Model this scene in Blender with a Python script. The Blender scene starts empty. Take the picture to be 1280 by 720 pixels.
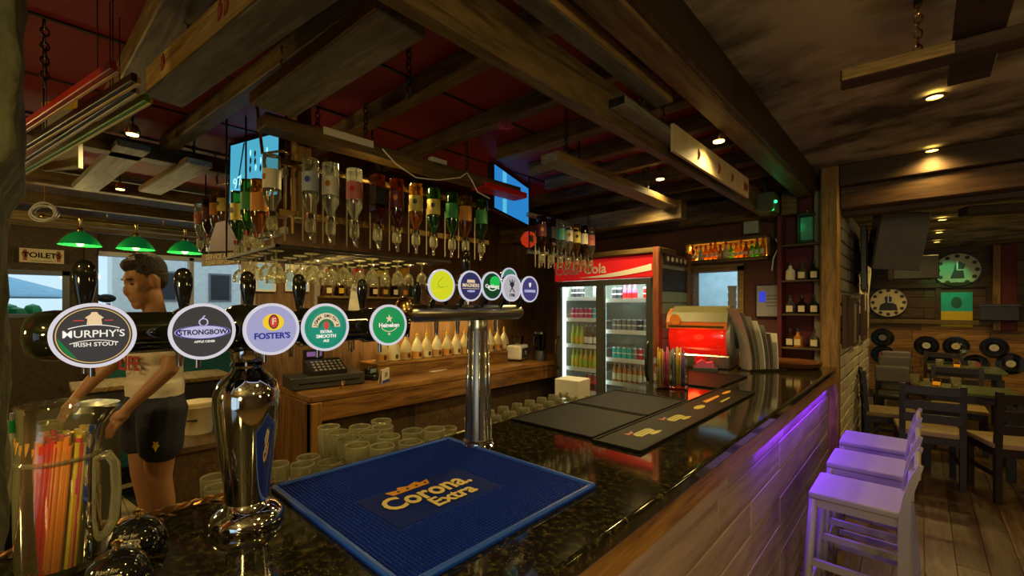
import bpy, bmesh, math, random
from mathutils import Vector, Matrix, Euler
random.seed(7)
PI = math.pi
scene = bpy.context.scene
COL = scene.collection

# ---------------------------------------------------------------- camera
FPX, CX, HV, CAMH = 548.0, 640.0, 383.0, 1.55
YAW = math.atan2(510.0, FPX)                 # camera turned from +Y (bar direction) towards -X
cam_d = bpy.data.cameras.new('camera'); cam = bpy.data.objects.new('camera', cam_d); COL.objects.link(cam)
cam.location = (0, 0, CAMH); cam.rotation_euler = (PI/2, 0, YAW)
cam_d.sensor_width = 36.0; cam_d.lens = FPX/1280*36.0
cam_d.shift_y = (HV-360.0)/1280.0; cam_d.clip_start = 0.02; cam_d.clip_end = 100
scene.camera = cam

# ---------------------------------------------------------------- world, view
world = bpy.data.worlds.new('World'); scene.world = world; world.use_nodes = True
bgn = world.node_tree.nodes['Background']
bgn.inputs[0].default_value = (0.60, 0.80, 0.95, 1); bgn.inputs[1].default_value = 0.85
vs = scene.view_settings
vs.view_transform = 'Standard'; vs.look = 'None'; vs.exposure = 0.5; vs.gamma = 1.0; vs.use_curve_mapping = False
scene.cycles.max_bounces = 8; scene.cycles.diffuse_bounces = 3; scene.cycles.glossy_bounces = 4
scene.cycles.transmission_bounces = 6; scene.cycles.transparent_max_bounces = 24
scene.cycles.sample_clamp_indirect = 4.0; scene.cycles.caustics_reflective = False; scene.cycles.caustics_refractive = False
scene.cycles.use_denoising = True

WARM = (1.0, 0.66, 0.18); WARM2 = (1.0, 0.72, 0.26)
def lamp(kind, name, loc, power, col, size=0.08, rot=(0, 0, 0), spot=2.4, size_y=None):
    l = bpy.data.lights.new(name, kind); l.energy = power; l.color = col
    if kind == 'AREA':
        l.size = size
        if size_y: l.shape = 'RECTANGLE'; l.size_y = size_y
    else: l.shadow_soft_size = size
    if kind == 'SPOT': l.spot_size = spot; l.spot_blend = 0.6
    o = bpy.data.objects.new(name, l); COL.objects.link(o); o.location = loc; o.rotation_euler = rot
    return o
# ceiling downlights of the room: (x, y, z, watts); the first ones are in view, the others are unseen, added as fill
DOWN = [(0.053, 3.04, 2.6, 7), (0.059, 4.07, 2.6, 8), (0.169, 6.34, 2.45, 12), (0.17, 7.40, 2.45, 12), (0.171, 8.48, 2.45, 12)]
DOWN_FILL = [(0.06, 0.9, 2.6, 8), (0.06, -0.9, 2.6, 20), (1.9, 0.6, 2.6, 26), (1.9, 3.2, 2.6, 8), (1.9, 6.6, 2.45, 8)]
for x, y, z, w in DOWN + DOWN_FILL:
    lamp('SPOT', 'downlight_lamp', (x, y, z-0.05), w*1.6, WARM, 0.05, spot=2.75)
# downlights over the bar; the later ones are out of sight, added as fill
BARDOWN = [(-0.74, 2.32, 2.38), (-1.33, 2.95, 2.44), (-3.05, 0.33, 2.46), (-4.55, 0.42, 2.46), (-1.55, -0.15, 2.56), (-1.75, -0.9, 2.56), (-1.53, 2.25, 2.38), (-1.53, 3.1, 2.38), (-2.31, 1.30, 2.42)]
for i, (x, y, z) in enumerate(BARDOWN):
    lamp('SPOT', 'bar_downlight_lamp', (x, y, z-0.03), (8, 12, 14, 14, 36, 22, 22, 24, 32)[i], WARM2, 0.05, spot=2.7)

# unseen globe lamps added as warm fill behind the camera and beside it
FILL_GLOBES = [(0.9, -1.3, 1.75, 70), (-1.9, -2.2, 1.8, 46), (2.3, 2.0, 1.95, 15), (-5.3, -1.3, 1.95, 34), (2.4, 6.2, 1.95, 12)]
for x, y, z, w in FILL_GLOBES: lamp('POINT', 'fill_globe_lamp', (x, y, z), w, (1.0, 0.73, 0.26), 0.13)
# ---------------------------------------------------------------- survey: photo pixel + one known coordinate -> point in the room
_fx, _fy, _rx, _ry = -math.sin(YAW), math.cos(YAW), math.cos(YAW), math.sin(YAW)
def P(u, v, x=None, y=None, z=None, t=None):
    a = (u-CX)/FPX; b = (HV-v)/FPX
    dx = _fx+a*_rx; dy = _fy+a*_ry
    if x is not None: t = x/dx
    elif y is not None: t = y/dy
    elif z is not None: t = (z-CAMH)/b
    return Vector((t*dx, t*dy, CAMH+t*b))

# ---------------------------------------------------------------- mesh builder
class MB:
    def __init__(s): s.v = []; s.f = []; s.m = []; s.sm = []; s.mi = 0
    def add(s, vs, fs, smooth=False):
        o = len(s.v); s.v += [tuple(p) for p in vs]
        for f in fs: s.f.append([i+o for i in f]); s.m.append(s.mi); s.sm.append(smooth)
        return s
    def box(s, x0, x1, y0, y1, z0, z1, M=None):
        vs = [(x, y, z) for z in (z0, z1) for y in (y0, y1) for x in (x0, x1)]
        if M is not None: vs = [M @ Vector(p) for p in vs]
        return s.add(vs, [(0, 2, 3, 1), (4, 5, 7, 6), (0, 1, 5, 4), (2, 6, 7, 3), (0, 4, 6, 2), (1, 3, 7, 5)])
    def rbox(s, x0, x1, y0, y1, z0, z1, b=0.006, seg=1, M=None):
        bm = bmesh.new(); bmesh.ops.create_cube(bm, size=1)
        for v in bm.verts: v.co = Vector(((x0+x1)/2+v.co.x*(x1-x0), (y0+y1)/2+v.co.y*(y1-y0), (z0+z1)/2+v.co.z*(z1-z0)))
        b = min(b, 0.45*min(abs(x1-x0), abs(y1-y0), abs(z1-z0)))
        bmesh.ops.bevel(bm, geom=bm.edges[:], offset=b, segments=seg, profile=0.5, affect='EDGES')
        bm.verts.index_update(); bm.normal_update()
        vs = [M @ v.co if M is not None else v.co.copy() for v in bm.verts]; fs = [[v.index for v in f.verts] for f in bm.faces]
        fl = [seg > 1 and max(abs(c) for c in f.normal) < 0.999 for f in bm.faces]
        bm.free(); s.add(vs, fs, False); s.sm[len(s.sm)-len(fl):] = fl; return s
    def lathe(s, prof, n=16, c=(0, 0, 0), M=None, cap0=True, cap1=True, smooth=True):
        vs = []; fs = []
        for r, z in prof:
            for k in range(n):
                a = 2*PI*k/n; vs.append(Vector((c[0]+r*math.cos(a), c[1]+r*math.sin(a), c[2]+z)))
        for i in range(len(prof)-1):
            for k in range(n):
                k2 = (k+1) % n; fs.append((i*n+k, i*n+k2, (i+1)*n+k2, (i+1)*n+k))
        if M is not None: vs = [M @ p for p in vs]
        s.add(vs, fs, smooth)
        L = len(s.v)-len(vs)
        if cap0: s.f.append([L+k for k in range(n)][::-1]); s.m.append(s.mi); s.sm.append(False)
        if cap1: q = L+(len(prof)-1)*n; s.f.append([q+k for k in range(n)]); s.m.append(s.mi); s.sm.append(False)
        return s
    def cyl(s, p, q, r0, r1=None, n=12, caps=True):
        p = Vector(p); q = Vector(q); r1 = r0 if r1 is None else r1
        d = q-p; M = Matrix.Translation(p) @ d.to_track_quat('Z', 'Y').to_matrix().to_4x4()
        return s.lathe([(r0, 0), (r1, d.length)], n, M=M, cap0=caps, cap1=caps)
    def tube(s, pts, r, n=8, caps=True):
        pts = [Vector(p) for p in pts]; rs = r if isinstance(r, (list, tuple)) else [r]*len(pts)
        vs = []; fs = []; up = None
        for i, p in enumerate(pts):
            d = (pts[min(i+1, len(pts)-1)]-pts[max(i-1, 0)]).normalized()
            if up is None: up = d.orthogonal().normalized()
            up = (up-d*up.dot(d)); up = up.normalized() if up.length > 1e-6 else d.orthogonal().normalized()
            w = d.cross(up)
            for k in range(n):
                a = 2*PI*k/n; vs.append(p+(up*math.cos(a)+w*math.sin(a))*rs[i])
        for i in range(len(pts)-1):
            for k in range(n):
                k2 = (k+1) % n; fs.append((i*n+k, i*n+k2, (i+1)*n+k2, (i+1)*n+k))
        s.add(vs, fs, True); L = len(s.v)-len(vs)
        if caps:
            s.f.append([L+k for k in range(n)][::-1]); s.m.append(s.mi); s.sm.append(False)
            q = L+(len(pts)-1)*n; s.f.append([q+k for k in range(n)]); s.m.append(s.mi); s.sm.append(False)
        return s
    def ell(s, c, r, nu=16, nv=10, M=None):
        vs = []; fs = []
        for i in range(nv+1):
            t = PI*i/nv
            for k in range(nu):
                a = 2*PI*k/nu; p = Vector((r[0]*math.sin(t)*math.cos(a), r[1]*math.sin(t)*math.sin(a), -r[2]*math.cos(t)))
                if M is not None: p = M @ p
                vs.append(p+Vector(c))
        for i in range(nv):
            for k in range(nu):
                k2 = (k+1) % nu; fs.append((i*nu+k, i*nu+k2, (i+1)*nu+k2, (i+1)*nu+k))
        return s.add(vs, fs, True)
    def prism(s, pts, z0, z1, M=None):
        n = len(pts); vs = [Vector((x, y, z0)) for x, y in pts]+[Vector((x, y, z1)) for x, y in pts]
        if M is not None: vs = [M @ p for p in vs]
        return s.add(vs, [list(range(n))[::-1], list(range(n, 2*n))]+[(k, (k+1) % n, n+(k+1) % n, n+k) for k in range(n)])
    def disc(s, r, z0, z1, n=40, rx=None, cx=0, cy=0):
        return s.prism([(cx+(rx or r)*math.cos(2*PI*k/n), cy+r*math.sin(2*PI*k/n)) for k in range(n)], z0, z1)
    def ring(s, r0, r1, z0, z1, n=40, sx=1.0):
        vs = []; fs = []
        for r, z in ((r0, z0), (r1, z0), (r1, z1), (r0, z1)):
            for k in range(n): a = 2*PI*k/n; vs.append((sx*r*math.cos(a), r*math.sin(a), z))
        for i in range(4):
            for k in range(n):
                k2 = (k+1) % n; j = (i+1) % 4; fs.append((i*n+k, i*n+k2, j*n+k2, j*n+k))
        return s.add(vs, fs, False)
    def mesh(s, name, mats, sharp=0.7):
        me = bpy.data.meshes.new(name); me.from_pydata(s.v, [], s.f)
        for m in (mats if isinstance(mats, (list, tuple)) else [mats]): me.materials.append(m)
        me.polygons.foreach_set('material_index', s.m); me.polygons.foreach_set('use_smooth', s.sm)
        bm = bmesh.new(); bm.from_mesh(me); bmesh.ops.recalc_face_normals(bm, faces=bm.faces[:]); bm.to_mesh(me); bm.free()
        if any(s.sm): me.set_sharp_from_angle(angle=sharp); me.polygons.foreach_set('use_smooth', s.sm)
        me.update(); return me
    def obj(s, name, mats, parent=None, loc=(0, 0, 0), rot=(0, 0, 0), kind=None):
        return link(name, s.mesh(name, mats), parent, loc, rot, kind)
def link(name, me, parent=None, loc=(0, 0, 0), rot=(0, 0, 0), kind=None):
    o = bpy.data.objects.new(name, me); COL.objects.link(o); o.location = loc; o.rotation_euler = rot
    if parent is not None: o.parent = parent
    if kind: o['kind'] = kind
    return o
def tag(o, label, cat, group=None):
    o['label'] = label; o['category'] = cat
    if group: o['group'] = group
    return o
def thing(name, label, cat, loc=(0, 0, 0), rot=(0, 0, 0), group=None):
    return tag(link(name, None, None, loc, rot if not isinstance(rot, (int, float)) else (0, 0, rot)), label, cat, group)
def struct(name, mb, mats, loc=(0, 0, 0), rot=(0, 0, 0)): return mb.obj(name, mats, None, loc, rot, 'structure')
_tc = {}
def text_mesh(s, size, mat, bold=0.0, ext=0.0008, space=1.0, squash=1.0):
    k = (s, size, mat.name, bold, ext, space, squash)
    if k in _tc: return _tc[k]
    cu = bpy.data.curves.new('t', 'FONT'); cu.body = s; cu.size = size; cu.align_x = 'CENTER'; cu.align_y = 'CENTER'
    cu.offset = bold*size; cu.extrude = ext; cu.space_character = space; cu.resolution_u = 3
    o = bpy.data.objects.new('t', cu); COL.objects.link(o)
    dg = bpy.context.evaluated_depsgraph_get(); me = bpy.data.meshes.new_from_object(o.evaluated_get(dg))
    bpy.data.objects.remove(o); bpy.data.curves.remove(cu)
    me.materials.clear(); me.materials.append(mat)
    if squash != 1.0:
        for v in me.vertices: v.co.x *= squash
    _tc[k] = me; return me
def text(s, size, mat, parent, loc, rot=(0, 0, 0), bold=0.012, name='lettering', space=1.0, squash=1.0):
    return link(name, text_mesh(s, size, mat, bold, 0.0006, space, squash), parent, loc, rot)

# ---------------------------------------------------------------- materials
def nt(name):
    m = bpy.data.materials.new(name); m.use_nodes = True; t = m.node_tree
    return m, t, t.nodes['Principled BSDF'], t.nodes['Material Output']
def setp(b, col=None, rough=None, metal=None, spec=None, coat=None, emit=None, es=None):
    if col: b.inputs['Base Color'].default_value = (*col, 1)
    if rough is not None: b.inputs['Roughness'].default_value = rough
    if metal is not None: b.inputs['Metallic'].default_value = metal
    if spec is not None: b.inputs['Specular IOR Level'].default_value = spec
    if coat is not None: b.inputs['Coat Weight'].default_value = coat
    if emit: b.inputs['Emission Color'].default_value = (*emit, 1); b.inputs['Emission Strength'].default_value = es if es is not None else 1
def pm(name, col, rough=0.5, metal=0.0, var=0.25, scale=9.0, bump=0.0, bscale=60.0, **k):
    m, t, b, o = nt(name); setp(b, col, rough, metal, **k); N = t.nodes; L = t.links
    tc = N.new('ShaderNodeTexCoord')
    if var > 0:
        n = N.new('ShaderNodeTexNoise'); n.inputs['Scale'].default_value = scale; n.inputs['Detail'].default_value = 3
        L.new(tc.outputs['Object'], n.inputs['Vector'])
        r = N.new('ShaderNodeMix'); r.data_type = 'RGBA'
        r.inputs[6].default_value = (*[c*(1-var) for c in col], 1); r.inputs[7].default_value = (*[min(1, c*(1+var)) for c in col], 1)
        L.new(n.outputs['Fac'], r.inputs[0]); L.new(r.outputs[2], b.inputs['Base Color'])
    if bump > 0:
        n2 = N.new('ShaderNodeTexNoise'); n2.inputs['Scale'].default_value = bscale; n2.inputs['Detail'].default_value = 4
        L.new(tc.outputs['Object'], n2.inputs['Vector'])
        bp = N.new('ShaderNodeBump'); bp.inputs['Strength'].default_value = bump; bp.inputs['Distance'].default_value = 0.01
        L.new(n2.outputs['Fac'], bp.inputs['Height']); L.new(bp.outputs['Normal'], b.inputs['Normal'])
    return m
def wood(name, c0, c1, axis='x', rough=0.55, scale=4.0, bump=0.25, rnd=0.35, spec=0.4):
    m, t, b, o = nt(name); setp(b, rough=rough, spec=spec); N = t.nodes; L = t.links
    tc = N.new('ShaderNodeTexCoord'); mp = N.new('ShaderNodeMapping')
    st = {'x': (0.6, 6, 6), 'y': (6, 0.6, 6), 'z': (6, 6, 0.6)}[axis]; mp.inputs['Scale'].default_value = st
    oi = N.new('ShaderNodeObjectInfo'); ad = N.new('ShaderNodeVectorMath'); ad.operation = 'ADD'
    mu = N.new('ShaderNodeMath'); mu.operation = 'MULTIPLY'; mu.inputs[1].default_value = 37.0
    L.new(oi.outputs['Random'], mu.inputs[0]); L.new(tc.outputs['Object'], ad.inputs[0]); L.new(mu.outputs[0], ad.inputs[1])
    L.new(ad.outputs[0], mp.inputs['Vector'])
    n = N.new('ShaderNodeTexNoise'); n.inputs['Scale'].default_value = scale; n.inputs['Detail'].default_value = 6; n.inputs['Distortion'].default_value = 1.2
    L.new(mp.outputs[0], n.inputs['Vector'])
    cr = N.new('ShaderNodeValToRGB'); cr.color_ramp.elements[0].position = 0.32; cr.color_ramp.elements[1].position = 0.68
    cr.color_ramp.elements[0].color = (*c0, 1); cr.color_ramp.elements[1].color = (*c1, 1)
    n2 = N.new('ShaderNodeTexNoise'); n2.inputs['Scale'].default_value = scale*5; n2.inputs['Detail'].default_value = 4; L.new(mp.outputs[0], n2.inputs['Vector'])
    kv = N.new('ShaderNodeTexVoronoi'); kv.inputs['Scale'].default_value = 0.55; L.new(mp.outputs[0], kv.inputs['Vector'])          # knots
    kr = N.new('ShaderNodeMapRange'); kr.inputs[1].default_value = 0.05; kr.inputs[2].default_value = 0.22; kr.inputs[3].default_value = -0.28; kr.inputs[4].default_value = 0.0; L.new(kv.outputs['Distance'], kr.inputs[0])
    m3 = N.new('ShaderNodeMath'); m3.operation = 'MULTIPLY_ADD'; m3.inputs[1].default_value = 0.45; L.new(n2.outputs['Fac'], m3.inputs[0])
    m4 = N.new('ShaderNodeMath'); m4.operation = 'SUBTRACT'; m4.inputs[1].default_value = 0.22; L.new(n.outputs['Fac'], m4.inputs[0]); L.new(m4.outputs[0], m3.inputs[2])
    m5 = N.new('ShaderNodeMath'); m5.operation = 'ADD'; L.new(m3.outputs[0], m5.inputs[0]); L.new(kr.outputs[0], m5.inputs[1])
    L.new(m5.outputs[0], cr.inputs[0])
    hs = N.new('ShaderNodeHueSaturation'); ma = N.new('ShaderNodeMapRange'); ma.inputs[3].default_value = 1-rnd; ma.inputs[4].default_value = 1+rnd
    L.new(oi.outputs['Random'], ma.inputs[0]); L.new(ma.outputs[0], hs.inputs['Value']); L.new(cr.outputs[0], hs.inputs['Color'])
    L.new(hs.outputs[0], b.inputs['Base Color'])
    bp = N.new('ShaderNodeBump'); bp.inputs['Strength'].default_value = bump; bp.inputs['Distance'].default_value = 0.004
    L.new(n.outputs['Fac'], bp.inputs['Height']); L.new(bp.outputs['Normal'], b.inputs['Normal'])
    return m
def emis(name, col, s): return pm(name, (0.02, 0.02, 0.02), 0.5, var=0, emit=col, es=s)
def glass(name, tint=(0.93, 0.97, 0.93), ior=1.5, rough=0.02, gloss=(1, 1, 1), haze=0.0, hcol=(0.8, 0.78, 0.6)):
    m, t, b, o = nt(name); N = t.nodes; L = t.links; N.remove(b)
    tr = N.new('ShaderNodeBsdfTransparent'); tr.inputs[0].default_value = (*tint, 1)
    g = N.new('ShaderNodeBsdfGlossy'); g.inputs['Roughness'].default_value = rough; g.inputs[0].default_value = (*gloss, 1)
    fr = N.new('ShaderNodeFresnel'); fr.inputs[0].default_value = ior; mx = N.new('ShaderNodeMixShader')
    L.new(fr.outputs[0], mx.inputs[0]); L.new(tr.outputs[0], mx.inputs[1]); L.new(g.outputs[0], mx.inputs[2])
    if haze > 0:                              # creamy scatter mixed in to brighten glass, like light it catches
        df = N.new('ShaderNodeBsdfDiffuse'); df.inputs[0].default_value = (*hcol, 1); tl = N.new('ShaderNodeBsdfTranslucent'); tl.inputs[0].default_value = (*hcol, 1)
        ms = N.new('ShaderNodeMixShader'); ms.inputs[0].default_value = 0.5; L.new(df.outputs[0], ms.inputs[1]); L.new(tl.outputs[0], ms.inputs[2])
        m2 = N.new('ShaderNodeMixShader'); m2.inputs[0].default_value = haze; L.new(mx.outputs[0], m2.inputs[1]); L.new(ms.outputs[0], m2.inputs[2]); L.new(m2.outputs[0], o.inputs[0])
    else: L.new(mx.outputs[0], o.inputs[0])
    return m
def granite():
    m, t, b, o = nt('black granite with gold flecks'); setp(b, rough=0.07, spec=0.6); N = t.nodes; L = t.links
    tc = N.new('ShaderNodeTexCoord'); v = N.new('ShaderNodeTexVoronoi'); v.inputs['Scale'].default_value = 140
    n = N.new('ShaderNodeTexNoise'); n.inputs['Scale'].default_value = 55; n.inputs['Detail'].default_value = 6; n.inputs['Roughness'].default_value = 0.75
    L.new(tc.outputs['Object'], v.inputs['Vector']); L.new(tc.outputs['Object'], n.inputs['Vector'])
    r1 = N.new('ShaderNodeValToRGB'); e = r1.color_ramp.elements
    e[0].position = 0.5; e[0].color = (0.008, 0.008, 0.005, 1); e[1].position = 0.78; e[1].color = (0.13, 0.105, 0.03, 1)
    r2 = N.new('ShaderNodeValToRGB'); e = r2.color_ramp.elements
    e[0].position = 0.0; e[0].color = (0.55, 0.5, 0.3, 1); e[1].position = 0.16; e[1].color = (0.0, 0.0, 0.0, 1)
    L.new(n.outputs['Fac'], r1.inputs[0]); L.new(v.outputs['Distance'], r2.inputs[0])
    n3 = N.new('ShaderNodeTexNoise'); n3.inputs['Scale'].default_value = 9; L.new(tc.outputs['Object'], n3.inputs['Vector'])
    r3 = N.new('ShaderNodeValToRGB'); r3.color_ramp.elements[0].position = 0.5; r3.color_ramp.elements[1].position = 0.62; L.new(n3.outputs['Fac'], r3.inputs[0])
    mm = N.new('ShaderNodeMix'); mm.data_type = 'RGBA'; mm.blend_type = 'MULTIPLY'; mm.inputs[0].default_value = 1
    L.new(r2.outputs[0], mm.inputs[6]); L.new(r3.outputs[0], mm.inputs[7])
    ad = N.new('ShaderNodeMix'); ad.data_type = 'RGBA'; ad.blend_type = 'ADD'; ad.inputs[0].default_value = 1
    L.new(r1.outputs[0], ad.inputs[6]); L.new(mm.outputs[2], ad.inputs[7]); L.new(ad.outputs[2], b.inputs['Base Color'])
    return m
def plaster():
    m, t, b, o = nt('mottled brown plaster'); setp(b, rough=0.9, spec=0.2); N = t.nodes; L = t.links
    tc = N.new('ShaderNodeTexCoord'); mp = N.new('ShaderNodeMapping'); mp.inputs['Scale'].default_value = (1.3, 1.9, 1); mp.inputs['Rotation'].default_value = (0, 0, 0.35)
    n = N.new('ShaderNodeTexNoise'); n.inputs['Scale'].default_value = 1.6; n.inputs['Detail'].default_value = 7; n.inputs['Roughness'].default_value = 0.6; n.inputs['Distortion'].default_value = 0.15
    L.new(tc.outputs['Object'], mp.inputs[0]); L.new(mp.outputs[0], n.inputs['Vector'])
    cr = N.new('ShaderNodeValToRGB'); e = cr.color_ramp.elements
    e[0].position = 0.38; e[0].color = (0.085, 0.073, 0.046, 1); e[1].position = 0.60; e[1].color = (0.44, 0.39, 0.26, 1)
    L.new(n.outputs['Fac'], cr.inputs[0]); L.new(cr.outputs[0], b.inputs['Base Color'])
    bp = N.new('ShaderNodeBump'); bp.inputs['Strength'].default_value = 0.35; bp.inputs['Distance'].default_value = 0.02
    L.new(n.outputs['Fac'], bp.inputs['Height']); L.new(bp.outputs['Normal'], b.inputs['Normal'])
    return m
M = {}
M['beam'] = wood('aged beam timber', (0.060, 0.036, 0.012), (0.20, 0.135, 0.050), 'x')
M['beam_y'] = wood('aged beam timber along y', (0.060, 0.036, 0.012), (0.20, 0.135, 0.050), 'y')
M['beam_z'] = wood('aged post timber', (0.10, 0.052, 0.012), (0.27, 0.155, 0.045), 'z')
M['dark_beam'] = wood('dark stained timber', (0.018, 0.009, 0.005), (0.055, 0.028, 0.012), 'x')
M['grey_plank'] = wood('weathered grey plank', (0.10, 0.10, 0.075), (0.27, 0.26, 0.20), 'x')
M['gold_plank'] = wood('honey pine plank', (0.16, 0.10, 0.03), (0.40, 0.26, 0.09), 'x')
M['counter_wood'] = wood('varnished counter wood', (0.09, 0.040, 0.012), (0.26, 0.125, 0.035), 'y', rough=0.3)
M['counter_wood_z'] = wood('varnished counter panel wood', (0.09, 0.040, 0.012), (0.24, 0.115, 0.03), 'z', rough=0.35)
M['trim_wood'] = wood('orange pine trim', (0.17, 0.075, 0.018), (0.42, 0.22, 0.06), 'y', rough=0.4)
M['clad'] = wood('whitewashed cladding', (0.20, 0.14, 0.125), (0.36, 0.27, 0.245), 'y', rough=0.5, scale=1.6, bump=0.12, rnd=0.15)
M['floor'] = wood('worn floor boards', (0.075, 0.045, 0.016), (0.21, 0.135, 0.055), 'y', rough=0.45)
M['wall_board'] = wood('orange wall boards', (0.16, 0.075, 0.02), (0.38, 0.20, 0.06), 'x')
M['wall_dark'] = wood('dark brown wall boards', (0.05, 0.030, 0.014), (0.12, 0.07, 0.03), 'x')
M['stool'] = pm('dull white stool paint', (0.25, 0.235, 0.24), 0.5, var=0.06)
M['chair'] = pm('black brown chair wood', (0.018, 0.012, 0.009), 0.4)
M['red'] = pm('dark red ceiling paint', (0.25, 0.014, 0.034), 0.65, var=0.2, scale=2)
M['red_wall'] = pm('dark red wall paint', (0.11, 0.010, 0.016), 0.7)
M['plaster'] = plaster()
M['stone'] = pm('rough grey green stone', (0.13, 0.135, 0.075), 0.92, var=0.85, scale=9, bump=1.0, bscale=26)
M['white_stone'] = pm('whitewashed stone', (0.50, 0.46, 0.38), 0.85, var=0.25, scale=6, bump=0.8, bscale=40)
M['mortar'] = pm('grey mortar', (0.22, 0.20, 0.16), 0.95)
M['granite'] = granite()
M['chrome'] = pm('chrome', (0.75, 0.74, 0.72), 0.06, 1.0, var=0)
M['steel'] = pm('brushed steel', (0.45, 0.44, 0.42), 0.28, 1.0, var=0.1)
M['brass'] = pm('brass', (0.62, 0.42, 0.14), 0.2, 1.0, var=0)
M['copper'] = pm('copper rope', (0.50, 0.27, 0.12), 0.3, 0.9, var=0.3, scale=60)
M['iron'] = pm('dark iron', (0.05, 0.045, 0.04), 0.45, 0.8)
M['black'] = pm('black plastic', (0.012, 0.012, 0.012), 0.32, var=0.2)
M['gloss_black'] = pm('glossy black', (0.008, 0.009, 0.008), 0.07, var=0, coat=0.6)
M['black_brass'] = pm('polished black lacquered tube', (0.018, 0.022, 0.012), 0.08, 0.35, var=0, coat=0.8)
M['rubber'] = pm('black rubber', (0.006, 0.0056, 0.005), 0.55, spec=0.15, bump=0.2, bscale=300)
M['blue_rubber'] = pm('blue rubber', (0.001, 0.022, 0.30), 0.55, var=0.15, spec=0.15)
M['blue_rim'] = pm('blue rubber rim', (0.002, 0.06, 0.48), 0.45, var=0.1)
M['white'] = pm('white paint', (0.75, 0.74, 0.70), 0.45, var=0.06)
M['cream'] = pm('cream', (0.70, 0.60, 0.36), 0.55, var=0.1)
M['paper'] = pm('paper', (0.70, 0.67, 0.58), 0.7, var=0.06)
M['grey'] = pm('mid grey', (0.20, 0.20, 0.20), 0.5)
M['char'] = pm('charcoal', (0.03, 0.03, 0.035), 0.5)
M['navy'] = pm('navy cloth', (0.010, 0.012, 0.030), 0.8)
M['teal'] = pm('teal paint', (0.02, 0.16, 0.16), 0.6)
M['teal2'] = pm('pale teal slats', (0.22, 0.32, 0.32), 0.55)
M['green'] = pm('green', (0.01, 0.20, 0.04), 0.4)
M['leaf'] = pm('green glass enamel', (0.01, 0.35, 0.10), 0.2, coat=0.5)
M['yellow'] = pm('yellow', (0.65, 0.42, 0.03), 0.45)
M['orange'] = pm('orange', (0.60, 0.20, 0.02), 0.45)
M['redp'] = pm('bright red', (0.55, 0.012, 0.014), 0.35, var=0.08)
M['pink'] = pm('pink', (0.55, 0.06, 0.18), 0.4)
M['cyan'] = pm('cyan', (0.05, 0.45, 0.45), 0.4)
M['blue'] = pm('blue', (0.02, 0.06, 0.40), 0.4)
M['purple'] = pm('purple', (0.16, 0.06, 0.30), 0.4)
M['brown'] = pm('brown', (0.10, 0.045, 0.018), 0.45)
M['amber'] = pm('amber', (0.45, 0.17, 0.02), 0.25)
M['lime'] = pm('lime', (0.40, 0.52, 0.03), 0.4)
M['silver'] = pm('silver print', (0.55, 0.55, 0.55), 0.3, 0.6)
M['glass'] = glass('clear glass')
M['tumbler'] = glass('drinking glass', (0.93, 0.94, 0.84), 1.75, 0.06, (1.0, 0.97, 0.82), 0.17)
M['rimglass'] = glass('bright glass rim', (0.9, 0.9, 0.8), 2.0, 0.1, (1.0, 0.97, 0.82), 0.45)  # denser creamy mix paints the highlight on glass rims
M['jug'] = glass('pitcher glass', (0.95, 0.96, 0.90), 1.65, 0.03, (1.0, 0.97, 0.85), 0.04)
M['pane'] = glass('window pane', (0.95, 0.97, 0.97), 1.35, 0.0)
M['gglass'] = glass('green bottle glass', (0.18, 0.45, 0.12), 1.5, 0.04, haze=0.05, hcol=(0.2,0.5,0.12))
M['bglass'] = glass('brown bottle glass', (0.42, 0.20, 0.05), 1.5, 0.04)
M['whisky'] = glass('whisky filled glass', (0.75, 0.42, 0.08), 1.5, 0.04, haze=0.06, hcol=(0.7,0.4,0.1))
M['rum'] = glass('dark rum filled glass', (0.28, 0.09, 0.04), 1.5, 0.04, haze=0.04, hcol=(0.4,0.15,0.06))
M['vodka'] = glass('clear spirit glass', (0.82, 0.86, 0.80), 1.55, 0.04, haze=0.08, hcol=(0.8,0.8,0.7))
M['skin'] = pm('tanned skin', (0.36, 0.175, 0.085), 0.5, var=0.1, scale=12)
M['hair'] = pm('dark brown hair', (0.018, 0.010, 0.006), 0.6, var=0.5, scale=50, bump=0.8, bscale=120)
M['tshirt'] = pm('white cotton', (0.68, 0.60, 0.50), 0.85, var=0.06, bump=0.15, bscale=40)
M['tile'] = pm('pale floor tile', (0.42, 0.34, 0.17), 0.5, var=0.15)
M['lamp_warm'] = emis('lit warm lamp', (1.0, 0.66, 0.16), 6)
M['lamp_white'] = emis('lit cool tube', (0.80, 1.0, 0.90), 1.6)
M['led_purple'] = emis('lit purple led', (0.20, 0.02, 1.0), 2.5)
M['led_orange'] = emis('lit orange led', (1.0, 0.45, 0.04), 6)
M['led_green'] = emis('lit green led', (0.02, 1.0, 0.25), 4)
# ================================================================ STRUCTURE
NTR = [0]
def trim(mb, mat, loc=(0, 0, 0), rot=(0, 0, 0)):
    NTR[0] += 1; return struct('trim_%d' % NTR[0], mb, mat, loc, rot)
def plank_mesh(L, w, h, b=0.005): return MB().rbox(0, L, -w/2, w/2, 0, h, b)
def trim_beam(a, b, z0, z1, w, mat=None):
    a = Vector(a); b = Vector(b); d = b-a
    return trim(plank_mesh(d.length, w, z1-z0), mat or M['beam'], (a.x, a.y, z0), (0, 0, math.atan2(d.y, d.x)))
def chain_mesh(length, mat, link_l=0.034, r=0.0032, w=0.011):
    mb = MB(); n = max(2, int(length/(link_l*0.78)))
    for i in range(n):
        pts = []
        for k in range(11):
            a = 2*PI*k/10; x = w*math.cos(a); z = (link_l/2)*math.sin(a)
            pts.append((x, 0, -i*link_l*0.78-link_l/2+z) if i % 2 == 0 else (0, x, -i*link_l*0.78-link_l/2+z))
        mb.tube(pts, r, 5, False)
    return mb
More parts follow.
